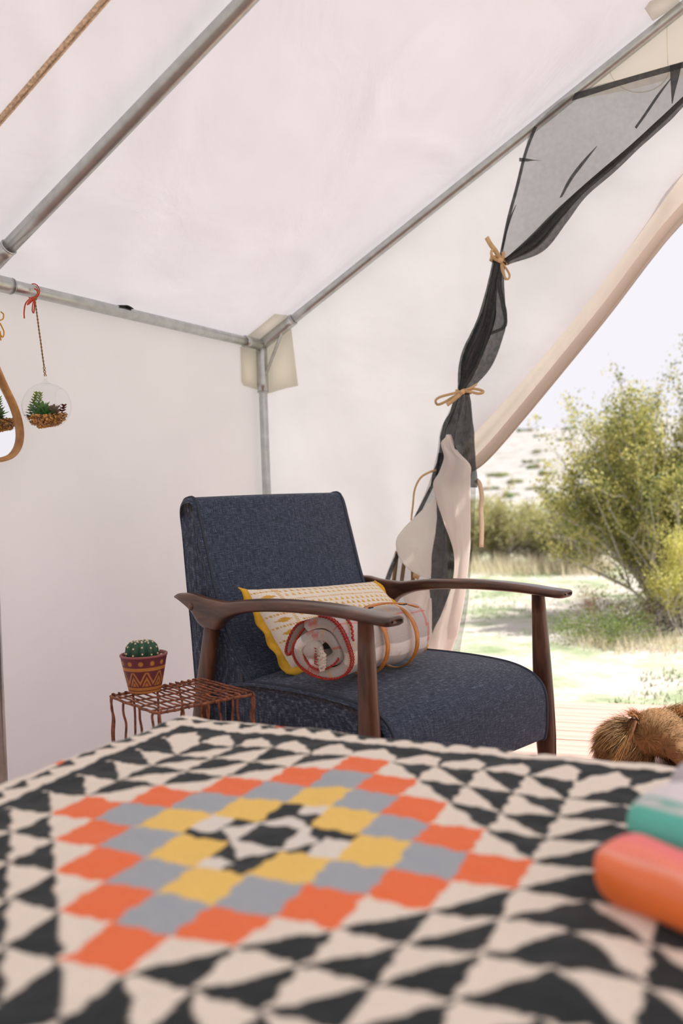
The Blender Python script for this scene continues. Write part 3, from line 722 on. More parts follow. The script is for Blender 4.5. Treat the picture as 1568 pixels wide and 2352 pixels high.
bow((1149, 598), 2.93, [('loose_end', [(1149, 596), (1138, 577), (1126, 561), (1117, 545)], .016, [0, -.01, -.012, -.01]),
                        ('bow_loop', [(1148, 600), (1135, 594), (1128, 582), (1133, 572), (1146, 590)], .010, [0, -.01, -.02, -.01, 0]),
                        ('loose_end', [(1150, 600), (1154, 592), (1156, 584), (1155, 578)], .012, [0, -.006, -.01, -.01]),
                        ('bow_loop', [(1151, 603), (1156, 622), (1160, 638), (1167, 641), (1170, 632), (1163, 618), (1153, 604)], .007, [0, -.01, -.012, -.006, 0, .004, 0]),
                        ('loose_end', [(1151, 602), (1152, 618), (1157, 632), (1162, 643)], .008, [0, -.006, -.008, -.006])],
    (1147, 598), (.032, .045), 'tan ribbon tied round the screen curtain at the upper gather', -.25)
bow((1062, 900), 2.925, [('bow_loop', [(1062, 899), (1035, 905), (1010, 912), (1000, 920), (1004, 929), (1018, 925), (1040, 912), (1060, 902)], .009, [0, -.01, -.014, -.008, 0, .006, .004, 0]),
                         ('bow_loop', [(1064, 899), (1080, 900), (1098, 904), (1110, 901), (1104, 896), (1085, 893), (1066, 898)], .009, [0, -.01, -.012, -.006, 0, .004, 0]),
                         ('loose_end', [(1060, 902), (1050, 911), (1038, 921), (1026, 930)], .014, [0, -.008, -.01, -.01]),
                         ('loose_end', [(1064, 897), (1076, 893), (1086, 888), (1095, 882)], .008, [0, -.006, -.002, .004])],
    (1064, 900), (.026, .04), 'tan ribbon tied in a wide bow at the lower gather of the screen curtain', 0)
t_ = MB().grid(ribbon(pp([(1093, 1102), (1101, 1112), (1106, 1140), (1104, 1170), (1106, 1210), (1105, 1257)], 3.0, 30), .017, (0.1, 1, 0))).build('loose_ribbon', MAT['ribbon_sunlit'], solid=.001)
tag(t_, 'tan ribbon coloured as sunlit, hanging loose on the outer side of the curtain', 'ribbon')
t_ = MB().grid(ribbon(pp([(1002, 1080), (985, 1085), (965, 1098), (952, 1125), (948, 1160), (945, 1185), (944, 1196)], 2.955, 30, [0, -.02, -.03, -.02, -.01, 0, .01]), .008, (0.4, 1, .1))).build('loose_ribbon', MAT['ribbon'], solid=.001)
tag(t_, 'tan ribbon looping out on the inner side of the curtain, above the chair', 'ribbon')
cpart(MB().grid(ribbon(pp([(948, 1322), (956, 1324), (962, 1328)], 2.86, 8), .016, (0, 1, .1))), 'tab', MAT['ribbon'], solid=.001)

# ------------------------------------------------------------------ armchair (local: x to the front, y across, z up)
CR = math.atan2(-.3, .954)
CO = np.array([-.903, 1.784, 0.0])
CH = empty('armchair', tuple(CO), CR); tag(CH, 'navy upholstered armchair with walnut arms, standing in the tent corner', 'armchair')
def cw(u, v, z):                   # chair-local to world
    return np.array([CO[0]+u*math.cos(CR)-v*math.sin(CR), CO[1]+u*math.sin(CR)+v*math.cos(CR), z])
def sq(th, e):                     # superellipse direction
    c, s = math.cos(th), math.sin(th)
    return math.copysign(abs(c)**(2/e), c), math.copysign(abs(s)**(2/e), s)
ST = [(-.747, .608, -.745, .600, .010), (-.722, .616, -.712, .590, .016), (-.660, .618, -.664, .566, .0185), (-.625, .613, -.640, .542, .019), (-.592, .609, -.612, .526, .019), (-.552, .607, -.556, .524, .0195),
      (-.506, .606, -.524, .549, .021), (-.455, .612, -.462, .573, .023), (-.37, .620, -.372, .587, .026), (-.24, .625, -.24, .595, .029), (-.12, .624, -.13, .596, .031), (-.03, .619, -.04, .594, .032),
      (.035, .613, .030, .589, .032), (.078, .610, .074, .586, .031), (.090, .608, .088, .589, .027), (.094, .604, .093, .594, .018)]
def arm(v0, name='arm', lift=0.0, sgn=1):
    S = curve(ST, 64); P = []
    for ut, zt, ub, zb, w in S:
        c = np.array([(ut+ub)/2, v0, (zt+zb)/2+lift]); up = np.array([ut-ub, 0, zt-zb])/2; row = []
        for k in range(20):
            a, b = sq(2*PI*k/20, 3.2); row.append(c+np.array([0, a*w, 0])+up*b)
        P.append(row)
    m = MB().grid(P, close_v=True); n = len(P); b0 = 0
    m.f.append(tuple(reversed(range(20)))); m.f.append(tuple((n-1)*20+k for k in range(20)))
    o = m.build(name, MAT['walnut'], CH)
    yy = v0-.019*sgn
    m2 = MB().tube([(-.655, v0-.0205*sgn, .583+lift), (-.655, v0-.0165*sgn, .583+lift)], .0105, 18); m2.build('screw_plug', MAT['walnut_leg'], o)
    return o
arm(0.0); arm(.69, lift=-.012, sgn=-1)
def leg(path, rads, nm='leg'):
    m = MB(); P = []
    for (c, r) in zip(path, rads):
        row = []
        for k in range(16):
            a, b = sq(2*PI*k/16, 3.0); row.append(np.array(c)+np.array([a*r[0], b*r[1], 0]))
        P.append(row)
    m.grid(P, close_v=True); m.f.append(tuple(reversed(range(16)))); m.f.append(tuple((len(P)-1)*16+k for k in range(16)))
    return m.build(nm, MAT['walnut_leg'], CH)
fr = [(.017, .014), (.020, .015), (.026, .017), (.029, .018), (.029, .018), (.024, .016), (.015, .013)]
zz = [.60, .54, .40, .30, .20, .10, 0]
leg([(-.003+.0, 0, z) for z in zz], fr)
leg([(-.003+(.6-z)*.022, .69+(.6-z)*.01, z-.012 if z > 0 else 0) for z in zz], fr)
for v0 in (0.0, .69):
    leg([(-.585-(.53-z)*.27, v0, z) for z in (.53, .46, .38, .28, .18, .08, 0)], [(.026, .015), (.026, .0155), (.028, .016), (.027, .016), (.023, .015), (.018, .014), (.014, .012)])
for v0 in (.022, .668): MB().box((-.31, v0, .205), (.62, .018, .05)).build('side_rail', MAT['walnut_leg'], CH, bevel=.004)
for u0 in (-.02, -.60): MB().box((u0, .345, .195), (.022, .63, .045)).build('cross_rail', MAT['walnut_leg'], CH, bevel=.004)

def cushion(prof, v0, v1, name, edge=.028, crown=None, piping=True, nv=26, closed=None):
    """extrude a side outline across the chair, pulled in softly at both ends"""
    pr = curve(prof+[prof[0]], 96)[:-1]; cen = pr.mean(0); P = []
    vs = []
    for i in range(6): a = i/5*PI/2; vs.append((v0+edge*.45*(1-math.sin(a)), 1-edge/.30*(1-math.cos(PI/2-a))*.9 if False else 1-.045*(1-math.sin(a))))
    vs = [(v0+(1-math.cos(a))*edge*.5, 1-.05*(1-math.sin(a))) for a in np.linspace(0, PI/2, 6)]
    vs += [(v0+edge*.5+(v1-v0-edge)*t, 1.0) for t in np.linspace(0, 1, nv)][1:-1]
    vs += [(v1-(1-math.cos(a))*edge*.5, 1-.05*(1-math.sin(a))) for a in np.linspace(PI/2, 0, 6)]
    for v, k in vs:
        row = []; s = (v-v0)/(v1-v0)
        for (a, z) in pr:
            q = np.array([cen[0]+(a-cen[0])*k, v, cen[1]+(z-cen[1])*k])
            if crown: q = crown(q, s)
            row.append(q)
        P.append(row)
    m = MB().grid(P, close_v=True); n = len(P); M = len(pr)
    for idx, rev in ((0, True), (n-1, False)):       # end panels, softly domed
        b = len(m.v); c = np.mean(P[idx], 0); sg = -1 if rev else 1; rings = []
        for q in (.82, .6, .35, .12):
            rings.append([c+(p-c)*q+np.array([0, sg*.007*(1-q*q), 0]) for p in P[idx]])
        for rg_ in rings: m.v += [tuple(map(float, p)) for p in rg_]
        prev = [idx*M+k for k in range(M)]
        for ri in range(len(rings)):
            cur = [b+ri*M+k for k in range(M)]
            for k in range(M):
                k2 = (k+1) % M; f = (prev[k], prev[k2], cur[k2], cur[k]); m.f.append(f if not rev else tuple(reversed(f)))
            prev = cur
        m.f.append(tuple(prev) if not rev else tuple(reversed(prev)))
    o = m.build(name, MAT['navy'], CH)
    if piping:
        for idx in (5, n-6):
            pth = [p+(p-np.mean(P[idx], 0))/(np.linalg.norm(p-np.mean(P[idx], 0)))*.0005 for p in P[idx]]
            MB().tube(pth, .0042, 8, close=True).build('piping', MAT['pipe_navy'], o)
    return o
bprof = [(-.742, .883), (-.722, .882), (-.706, .866), (-.686, .80), (-.662, .72), (-.632, .62), (-.590, .52), (-.530, .43), (-.490, .385), (-.500, .30), (-.56, .215), (-.66, .20), (-.722, .25), (-.732, .36), (-.742, .50), (-.756, .64), (-.768, .78), (-.776, .85), (-.764, .876)]
cushion(bprof, .036, .640, 'back_cushion', crown=lambda q, s: q+np.array([.010*math.sin(PI*s)*(1 if q[0] > -.73 else 0), 0, .002*math.sin(PI*s)]))
sprof = [(-.56, .374), (-.45, .387), (-.30, .392), (-.16, .391), (-.07, .384), (-.012, .368), (.022, .345), (.038, .312), (.040, .26), (.034, .205), (.014, .186), (-.10, .182), (-.40, .182), (-.57, .185), (-.585, .22), (-.585, .34)]
cushion(sprof, .026, .664, 'seat_cushion', crown=lambda q, s: q+np.array([.006*math.sin(PI*s) if q[0] > -.1 else 0, 0, .022*math.sin(PI*s)**.8*max(0, (q[2]-.26)/.13)]))

# ------------------------------------------------------------------ pillow on the chair
C_ = lambda *c: s2l(c)
def pillow_col(s, t, n1):
    """s across 0..1 (left to right), t down 0..1"""
    base = C_(232, 222, 206); mu = C_(206, 160, 66)
    if s < .16+.02*math.sin(t*3):                   # side band with larger geometric print
        a = s/.16; r = (t*13) % 1
        if abs(((t*6.5) % 1)-.5) < .07 and (s*90) % 1 < .6: return mu
        if abs(a-.5)+abs(((t*6.5+.5) % 1)-.5)*1.4 < .30: return mu
        if abs(a-.93) < .05 and (t*46) % 1 < .55: return mu
        return base
    r = t*15; row = int(r); q = r-row; p = (s*24+(row % 2)*.5) % 1
    if row % 4 == 3: return mu if (q > .3 and q < .6 and (s*80) % 1 < .5) else base
    if q < .62 and abs(p-.5) < .30*(q/.62)+.05: return mu if row % 2 else C_(218, 176, 92)
    return base
pc = [np.array([-.525, .070, .628]), np.array([-.508, .560, .605]), np.array([-.405, .118, .415]), np.array([-.375, .640, .412])]
pn = np.cross(pc[1]-pc[0], pc[0]-pc[2]); pn /= np.linalg.norm(pn)
if pn[0] < 0: pn = -pn
PL = empty('cushion', tuple(cw(-.45, .34, .41)), CR); tag(PL, 'white cushion with mustard print and yellow edging, leaning on the chair back', 'cushion')
PINV = Matrix.Translation(Vector((.45, -.34, -.41)))
def pillow_side(sg):
    P = []; K = []; n, m = 150, 90
    for i in range(n):
        s = i/(n-1); row = []; kr = []
        for j in range(m):
            t = j/(m-1); q = (pc[0]*(1-s)+pc[1]*s)*(1-t)+(pc[2]*(1-s)+pc[3]*s)*t
            th = (max(0, 1-abs(2*s-1)**3)**.6)*(max(0, 1-abs(2*t-1)**2.6)**.6)
            pin = 1-.03*(abs(2*t-1)**2*0+math.sin(PI*s))
            wr = .004*fbm(s*5, t*4, 2)*th
            q = q+pn*sg*(.058*th*(1 if sg > 0 else .45)+wr)+(pc[2]-pc[0])*(-.03*math.sin(PI*s)*(2*t-1))*(-1)*-1
            row.append(q); kr.append(pillow_col(s, t, 0))
        P.append(row); K.append(kr)
    return P, K
m_ = MB(); P, K = pillow_side(1); m_.grid(P, cols=K); P2, K2 = pillow_side(-1); m_.grid(P2, cols=K2)
o = m_.build('cover', MAT['col'], PL); o.data.transform(PINV)
fl_ = []; W_ = .021
seq = [(0, t) for t in np.linspace(0, 1, 30)]+[(s, 1) for s in np.linspace(0, 1, 40)][1:]+[(1, t) for t in np.linspace(1, 0, 30)][1:]
cc = sum(pc)/4
for s, t in seq:
    q = (pc[0]*(1-s)+pc[1]*s)*(1-t)+(pc[2]*(1-s)+pc[3]*s)*t+(pc[2]-pc[0])*(-.03*math.sin(PI*s)*(2*t-1))
    d = (q-cc); d = d-pn*(d@pn); d[1] *= (1.0 if s in (0, 1) else .2); d /= np.linalg.norm(d)
    wv = pn*.004*math.sin(s*30+t*26)
    w = W_ if s < .999 else .012
    fl_.append([q-d*.004+pn*.003, q+d*w*.5+wv, q+d*w+wv*1.5])
o = MB().grid(fl_).build('edging', simple('mustard_cotton', C_(214, 164, 40), .85, noise_scale=60, noise_amt=.12), PL, solid=.0035); o.data.transform(PINV)

# ------------------------------------------------------------------ rolled plaid throw
RO = np.array([-.200, .045, .496]); RL = .345; RR = .084
RT = empty('rolled_throw', tuple(cw(RO[0], RO[1], RO[2])), CR+math.radians(2)); tag(RT, 'rolled plaid fleece throw with red stitched edge, strapped, on the armchair seat', 'blanket')
def plaid(l, w):
    """l along the length of the cloth (m), w across it (m)"""
    g = C_(186, 178, 172); c = g.copy()
    def band(x, per, off, wd): return abs(((x-off) % per)-per/2) < wd/2
    if band(l, .22, 0, .034): c = c*.2+C_(238, 228, 220)*.8
    if band(l, .22, .09, .007): c = c*.3+C_(200, 100, 86)*.7
    if band(l, .22, .15, .007): c = c*.5+C_(214, 164, 70)*.5
    if band(w, .17, .02, .028): c = c*.3+C_(240, 230, 222)*.7
    if band(w, .17, .085, .009): c = c*.25+C_(200, 96, 84)*.75
    if band(w, .17, .13, .006): c = c*.5+C_(214, 168, 80)*.5
    return c
turns = 2.15; N = 240; TH = .0275
def spiral(k, off=0.0):
    a = k*turns*2*PI; r = max(.002, .012+(RR-.026)*k+off)
    lump = 1+.05*math.sin(a*2+.6)*k+.04*math.sin(3*a+1)
    x, z = r*math.cos(a+1.1)*lump, r*math.sin(a+1.1)*lump
    z = z*(.94 if z < 0 else .97)
    return x, z
def endface(k, side):
    a = k*turns*2*PI
    return (.006*math.sin(a*1.3+1)-.012*(1-k)+.004*math.sin(a*3)+.55*spiral(k)[0]) if side == 0 else .012*math.sin(a*1.1)
outP, outC, inP = [], [], []
for side_off, store, cols in ((TH/2, outP, outC), (-TH/2, inP, None)):
    arc = 0; prev = None
    for i in range(N):
        k = i/(N-1); x, z = spiral(k, side_off); p = np.array([x, z])
        if prev is not None: arc += np.linalg.norm(p-prev)
        prev = p; row = []; cr = []
        for j in range(46):
            t = j/45; y0, y1 = endface(k, 0), RL+endface(k, 1)
            y = y0+(y1-y0)*t
            tap = 1-.10*max(0, (t-.7)/.3)**2-(.05 if abs(t-.78) < .03 else 0)-(.05 if abs(t-.45) < .03 else 0)
            row.append((x*tap, y, z*tap+.002*math.sin(y*60+k*20))); cr.append(plaid(arc, y))
        store.append(row)
        if cols is not None: cols.append(cr)
MB().grid(outP, cols=outC).build('throw', MAT['col'], RT)
MB().grid(inP).build('fleece_lining', MAT['fleece'], RT)
for idx, nm in ((0, 'near'), (45, 'far')):
    m = MB(); m.grid([[outP[i][idx], tuple(np.array(outP[i][idx])*.5+np.array(inP[i][idx])*.5+np.array([0, -.007 if idx == 0 else .007, 0])), inP[i][idx]] for i in range(N)], cols=[[outC[i][2], outC[i][1], C_(206, 192, 178)] for i in range(N)])
    m.build('rolled_edge', MAT['col'], RT)
# red crochet edging along the rolled edge
m = MB(); edge = []
for i in range(int(N*.58), int(N*.97)):
    q = np.array(outP[i][0]); c = np.array([0, q[1], 0]); d = (q-c)/np.linalg.norm(q-c)
    edge.append(q+d*.001+np.array([0, -.002, 0]))
edge = curve(edge, 420)
m.tube([q+np.array([.0016*math.cos(i*.9), .0016*math.sin(i*.9), .0012*math.sin(i*.9+1)]) for i, q in enumerate(edge)], .0026, 5)
m.tube([q+np.array([0, .008, 0])+(q-np.array([0, q[1], 0]))/np.linalg.norm(q)*.0008 for q in edge], .0013, 4)
for i in range(0, 420, 9):
    q = edge[i]; d = (q-np.array([0, q[1], 0])); d /= np.linalg.norm(d)
    m.tube([q+d*.0018, q+d*.0018+np.array([0, .010, 0])], .0014, 4)
m.build('stitched_edge', MAT['redyarn'], RT)
inner = [np.array(outP[i][0])+np.array([0, -.003, 0]) for i in range(int(N*.10), int(N*.36))]
MB().tube([q+np.array([.0012*math.cos(i*.9), .001*math.sin(i*.9), 0]) for i, q in enumerate(curve(inner, 160))], .0026, 5).build('stitched_edge', MAT['redyarn'], RT)
# centre: folded corner and fluffy lining showing
m = MB(); m.ell((-.016, -.014, .006), (.031, .022, .025), 12, 18, col=C_(190, 180, 170)); m.build('folded_corner', MAT['col'], RT)
m = MB(); rg = random.Random(4)
for i in range(140):
    a = rg.random()*6.28; r_ = rg.random()**.5
    m.ell((.018+.011*r_*math.cos(a), -.022+.006*rg.random(), -.014+.028*r_*math.sin(a)), (.0035, .0035, .0035), 4, 6)
m.build('fleece_edge', MAT['fleece'], RT)
m = MB()
for i in range(7): z = .014-.0065*i; m.tube([(.003+.001*i*.3, -.0275, z), (.010+.001*i*.3, -.0285, z-.002)], .0016, 5)
m.tube(curve([(.000, -.0265, .02), (.004, -.028, .0), (.002, -.027, -.026)], 20), .0013, 5)
m.build('stitched_edge', MAT['redyarn'], RT)
# turned-out lap at the upper left of the end, edged in red
lap = curve([(-.040, -.004, .074), (-.072, -.010, .060), (-.098, -.014, .026), (-.108, -.016, -.006), (-.098, -.015, -.014), (-.085, -.012, .004), (-.072, -.008, .030), (-.050, -.004, .055)], 60)
m = MB(); m.grid([[q, q+np.array([0, .10, 0])] for q in lap], cols=[[C_(196, 180, 166)]*2]*60); m.build('loose_lap', MAT['col'], RT, solid=.006)
MB().tube([q+np.array([.0014*math.cos(i*1.1), -.003+.0014*math.sin(i*1.1), 0]) for i, q in enumerate(curve(lap, 180))], .0030, 5).build('stitched_edge', MAT['redyarn'], RT)
lap2 = curve([(.078, .03, .030), (.060, .045, .062), (.030, .055, .080), (-.005, .06, .086)], 60)
MB().tube([q+np.array([.0014*math.cos(i*1.1), .0014*math.sin(i*1.1), 0]) for i, q in enumerate(lap2)], .003, 5).build('stitched_edge', MAT['redyarn'], RT)
# leather straps and carrying handle
for yy in (.150, .268):
    P = []
    for a in np.linspace(0, 2*PI, 48, endpoint=False):
        r_ = RR+.0025; P.append([(r_*.97*math.cos(a), yy-.0075, r_*.955*math.sin(a)), (r_*.97*math.cos(a), yy+.0075, r_*.955*math.sin(a))])
    MB().grid(P, close_u=True).build('leather_strap', MAT['leather'], RT, solid=.002)
MB().grid(ribbon(curve([(.018, .125, .083), (.024, .150, .094), (.036, .200, .098), (.050, .262, .090), (.060, .300, .078)], 30), .016, (0, 0, 1))).build('handle', MAT['leather'], RT, solid=.004)
for q in ((.024, .15, .092), (.048, .258, .09)):
    MB().box(q, (.020, .016, .004)).build('buckle', MAT['dark'], RT, bevel=.001)

# ------------------------------------------------------------------ rusty wire stand and cactus
TZ = .42
tp = [on(x, y, 'z', TZ) for x, y in [(229.5, 1601), (444, 1563), (607, 1584.5), (382, 1631)]]
t0 = sum(tp)/4; ax = (tp[1]-tp[0]+tp[2]-tp[3])/2; ay = (tp[3]-tp[0]+tp[2]-tp[1])/2
la, lb = np.linalg.norm(ax), np.linalg.norm(ay); ang = math.atan2(ax[1], ax[0])
TB = empty('wire_stand', (t0[0], t0[1], 0), ang); tag(TB, 'low rusty wire plant stand between the bed and the armchair', 'plant stand')
hx_, hy_ = la/2, lb/2
def wob(p, s=.0012): return np.array(p)+np.array([random.gauss(0, s), random.gauss(0, s), random.gauss(0, s*.6)])
ring = []
for (a, b), (c, d) in (((-hx_, -hy_), (hx_, -hy_)), ((hx_, -hy_), (hx_, hy_)), ((hx_, hy_), (-hx_, hy_)), ((-hx_, hy_), (-hx_, -hy_))):
    for t in np.linspace(.03, .97, 12): ring.append(wob((a+(c-a)*t, b+(d-b)*t, TZ-.003)))
MB().tube(ring, .0034, 8, close=True).build('top_frame', MAT['rust'], TB)
MB().tube([wob((q[0], q[1], .008)) for q in ring], .0034, 8, close=True).build('base_frame', MAT['rust'], TB)
nr = 15
for i in range(nr):
    x = -hx_+la*(i+.5)/nr
    MB().tube([wob((x, -hy_-.004, TZ-.006)), wob((x, -hy_-.003, TZ+.001))]+[wob((x+.0015*math.sin(k*2+i), -hy_+lb*k/7, TZ+.002)) for k in range(8)]+[wob((x, hy_+.003, TZ+.001)), wob((x, hy_+.004, TZ-.006))], .0021, 6).build('rod', MAT['rust'], TB)
for i in range(4):
    yv = -hy_+lb*(i+.5)/4
    MB().tube([wob((-hx_+la*k/12, yv+.002*math.sin(k), TZ-.0035)) for k in range(13)], .0022, 6).build('cross_wire', MAT['rust'], TB)
def wleg(x, y, sx, sy):
    pts = [(x, y, TZ-.002), (x+sx*.003, y+sy*.003, TZ-.012), (x+sx*.002, y+sy*.002, TZ-.03), (x-sx*.002, y-sy*.002, TZ-.055), (x+sx*.0015, y+sy*.0015, TZ-.09), (x, y, .28), (x+.001, y, .14), (x, y, .006)]
    MB().tube(curve([wob(p, .0008) for p in pts], 28), .0029, 7).build('leg', MAT['rust'], TB)
for t in (-.96, -.5, 0, .5, .96): wleg(hx_*t, hy_, 0, 1); wleg(hx_*t, -hy_, 0, -1)
for t in (-.86, -.33, .33, .86): wleg(-hx_, hy_*t, -1, 0); wleg(hx_, hy_*t, 1, 0)

pq = on(303, 1593, 'z', TZ+.004)
PT = empty('potted_cactus', (pq[0]-.0+.01, pq[1]+.035, TZ+.005), 0.3); tag(PT, 'round green cactus in a maroon and ochre painted clay pot on the wire stand', 'potted plant')
PH, R0, R1 = .088, .0375, .0555
def potcol(th, h):
    mar = C_(104, 44, 52); och = C_(186, 122, 58); p = (th/(2*PI)*12) % 1; a = th/(2*PI)*9
    if h > .965: return C_(150, 84, 84)
    if h > .70:
        dx = (p-.5)*2*PI*.052/12; dy = (h-.815)*PH
        return och if dx*dx+dy*dy < .0055**2 else mar
    if h > .60: return och if abs(h-.605) > .01 else mar
    if h > .575: return mar
    if h > .20:
        z = (h-.20)/.375; f = a % 1; tri = abs(f-.5)*2          # 0 at the peak centre, 1 at the foot
        k = z-(1-tri)*.92
        if -.17 < k < .0: return mar*.9
        if abs(k+.34) < .13: return och
        if abs(k-.02) < .03: return mar
        if 0.03 < k < .40 and True: return och if k < .30 else mar
        if k < -.62: return och
        return mar
    if h > .16: return mar
    return och if abs(h-.07) > .012 else mar
nt = 260; P = []; K = []
for i in range(90):
    h = i/89; r = R0+(R1-R0)*h**.92+(.0012 if h > .955 else 0)
    P.append([(r*math.cos(2*PI*k/nt), r*math.sin(2*PI*k/nt), h*PH) for k in range(nt)]); K.append([potcol(2*PI*k/nt, h) for k in range(nt)])
for r, z in ((R1-.0005, PH+.0015), (R1-.004, PH+.001), (R1-.006, PH-.006), (R1-.009, PH-.03), (.002, PH-.032)):
    P.append([(r*math.cos(2*PI*k/nt), r*math.sin(2*PI*k/nt), z) for k in range(nt)]); K.append([C_(140, 80, 78)]*nt)
m = MB().grid(P, close_v=True, cols=K); m.f.append(tuple(reversed(range(nt)))); m.build('pot', MAT['pot'], PT)
P = []; NR = 11
def cact(ph, th):
    rr = 1+.20*abs(math.cos(NR*th/2))**1.0-.11; c = math.cos(ph)
    dimple = .006*max(0, (math.sin(ph)-.8)/.2)
    return np.array([.0365*rr*c**.85*math.cos(th), .0365*rr*c**.85*math.sin(th), .030*math.sin(ph)-dimple])
for i in range(24):
    ph = -PI/2*.9+(PI*.95)*i/23*1.0; ph = min(ph, PI/2-.01); P.append([cact(ph, 2*PI*k/132)+np.array([-.004, 0, PH+.006]) for k in range(132)])
ca = MB().grid(P, close_v=True).build('cactus', MAT['cactus'], PT)
m = MB()
for r in range(NR):
    th = 2*PI*r/NR
    for ph in (-.15, .38, .85, 1.22):
        m.ell(cact(ph+.1*(r % 2), th)+np.array([-.004, 0, PH+.006]), (.0024, .0024, .0024), 5, 7)
m.build('areoles', MAT['cream'], ca)['kind'] = 'stuff'
m = MB(); rg = random.Random(8)
for i in range(90):
    a = rg.random()*6.28; r_ = .036+.012*rg.random(); s_ = .003+.003*rg.random()
    m.ell((r_*math.cos(a), r_*math.sin(a), PH-.012+.006*rg.random()), (s_, s_*.8, s_*.7), 4, 6, col=C_(196+rg.random()*30, 180, 158))
m.build('pebbles', MAT['attr'], PT, smooth=True)['kind'] = 'stuff'
MB().add([(0, 0, PH-.014)]+[((R1-.005)*math.cos(2*PI*k/40), (R1-.005)*math.sin(2*PI*k/40), PH-.014) for k in range(40)], [(0, k+1, (k+1) % 40+1) for k in range(40)]).build('soil', MAT['darkbark'], PT)

# ------------------------------------------------------------------ hanging glass terrarium
TC = on(107, 933, 'x', -1.885)
TE = empty('hanging_terrarium', tuple(TC)); tag(TE, 'clear glass globe of succulents hanging by twine from the eave pipe', 'terrarium')
GR_ = .066; tilt = Matrix.Rotation(math.radians(5), 3, 'X')
od = np.array([.75, .20, .10]); od /= np.linalg.norm(od)      # the round opening faces into the tent
P = []
m = bmesh.new(); bmesh.ops.create_icosphere(m, subdivisions=5, radius=GR_)
dl = []
for v in m.verts:
    n_ = v.co.normalized()
    if n_.dot(Vector(od)) > .80: dl.append(v)
    v.co.z = max(v.co.z*.97, -GR_*.86)
bmesh.ops.delete(m, geom=dl, context='VERTS')
me = bpy.data.meshes.new('glass_globe'); m.to_mesh(me); m.free(); me.polygons.foreach_set('use_smooth', [True]*len(me.polygons)); me.materials.append(MAT['glass'])
o = bpy.data.objects.new('glass_globe', me); COL.objects.link(o); o.parent = TE
a1 = np.cross(od, [0, 0, 1.0]); a1 /= np.linalg.norm(a1); a2 = np.cross(od, a1)
MB().tube([od*GR_*.795+(a1*math.cos(t)+a2*math.sin(t))*GR_*.605 for t in np.linspace(0, 2*PI, 60, endpoint=False)], .0012, 6, close=True).build('glass_rim', MAT['glass'], o)
MB().lathe([(.016, .0625), (.009, .066), (.0045, .069), (.0045, .073), (.0015, .076)], n=16).build('glass_knob', MAT['glass'], o)
MB().tube([(0, .006*math.cos(t), .079+.006*math.sin(t)) for t in np.linspace(0, 2*PI, 20, endpoint=False)], .0012, 6, close=True).build('glass_loop', MAT['glass'], o)
m = MB(); rg = random.Random(12)
for i in range(900):
    a = rg.random()*6.28; q = rg.random()**.5; z = -.056+.032*rg.random(); rmax = math.sqrt(max(0, (GR_-.004)**2-z*z))*.97
    s_ = .0028+.0026*rg.random(); c = rg.random()
    R_ = np.array(Matrix.Rotation(rg.random()*6, 3, Vector((rg.random(), rg.random(), rg.random()+.1))))
    m.box((q*rmax*math.cos(a), q*rmax*math.sin(a), z+.004*math.sin(a)), (s_*1.5, s_, s_*.6), R_, C_(140+90*c, 100+70*c, 52+40*c))
m.build('bark_chips', MAT['attr'], TE, smooth=False)['kind'] = 'stuff'
def succ(kind, c, h, col1, col2, seed, label):
    rg = random.Random(seed); m = MB(); c = np.array(c)
    def leaf(p, d, L, w, col, th=.3):
        d = np.array(d); d /= np.linalg.norm(d); a = np.cross(d, [0, 0, 1.0]); a /= np.linalg.norm(a)+1e-6; b = np.cross(a, d); P = []
        for i in range(6):
            t = i/5; r = w*math.sin(PI*min(1, t*.86+.14))**.8
            P.append([p+d*L*t+a*r*math.cos(k*PI/3)+b*r*th*math.sin(k*PI/3) for k in range(6)])
        m.grid(P, close_v=True, cols=[[col*(1-.0*i)]*6 for i in range(6)])
    if kind == 'stem':
        n = int(h/.0062); lean = np.array([rg.gauss(0, .18), rg.gauss(0, .18), 1])
        for i in range(n):
            t = i/n; p = c+lean*h*t; k = col1*(1-t)+col2*t
            for s in range(5):
                a = s*2*PI/5+i*.6; leaf(p, (math.cos(a), math.sin(a), .15+t*.9), .017*(1-.35*t), .0036, k)
    else:
        for ringi, (n, el, L) in enumerate(((6, .25, h), (6, .7, h*.95), (4, 1.2, h*.8))):
            for s in range(n):
                a = s*2*PI/n+ringi*.5; leaf(c, (math.cos(a), math.sin(a), el*1.6), L, h*.17, col1*(.5)+col2*.5 if ringi < 2 else col2, .3)
    o = m.build('succulent', MAT['leafm'], TE); o['label'] = label; return o
pa = np.array([0, 1.0, 0]) # along the wall, to the right in view
def tpos(r, dep, z): # r (plants stand on the bark)
    z = z+.004
    return np.array([_rt[0], _rt[1], 0])*r-np.array([_f[0], _f[1], 0])*dep+np.array([0, 0, z])
def _tpos(r, dep, z): # r: to the right as seen, dep: towards the viewer
    return np.array([_rt[0], _rt[1], 0])*r-np.array([_f[0], _f[1], 0])*dep+np.array([0, 0, z])
G1, G2, G3 = C_(70, 128, 62), C_(186, 206, 96), C_(150, 186, 146)
succ('stem', tpos(-.044, .012, -.030), .066, G1, G2, 1, 'tall yellow-green stemmed succulent')
succ('stem', tpos(-.027, .004, -.032), .064, G3, C_(176, 196, 110), 2, 'pale green stemmed succulent')
succ('stem', tpos(-.028, .022, -.032), .030, G3*.9, G3, 6, 'pale green short succulent')
succ('rosette', tpos(-.011, .012, -.020), .040, C_(110, 160, 66), C_(136, 178, 78), 3, 'broad-leaved green succulent')
succ('rosette', tpos(.004, .020, -.032), .034, C_(52, 134, 62), C_(84, 160, 74), 4, 'dark green rosette succulent')
succ('rosette', tpos(-.018, .022, -.034), .034, C_(48, 124, 64), C_(84, 152, 84), 7, 'dark green rosette succulent')
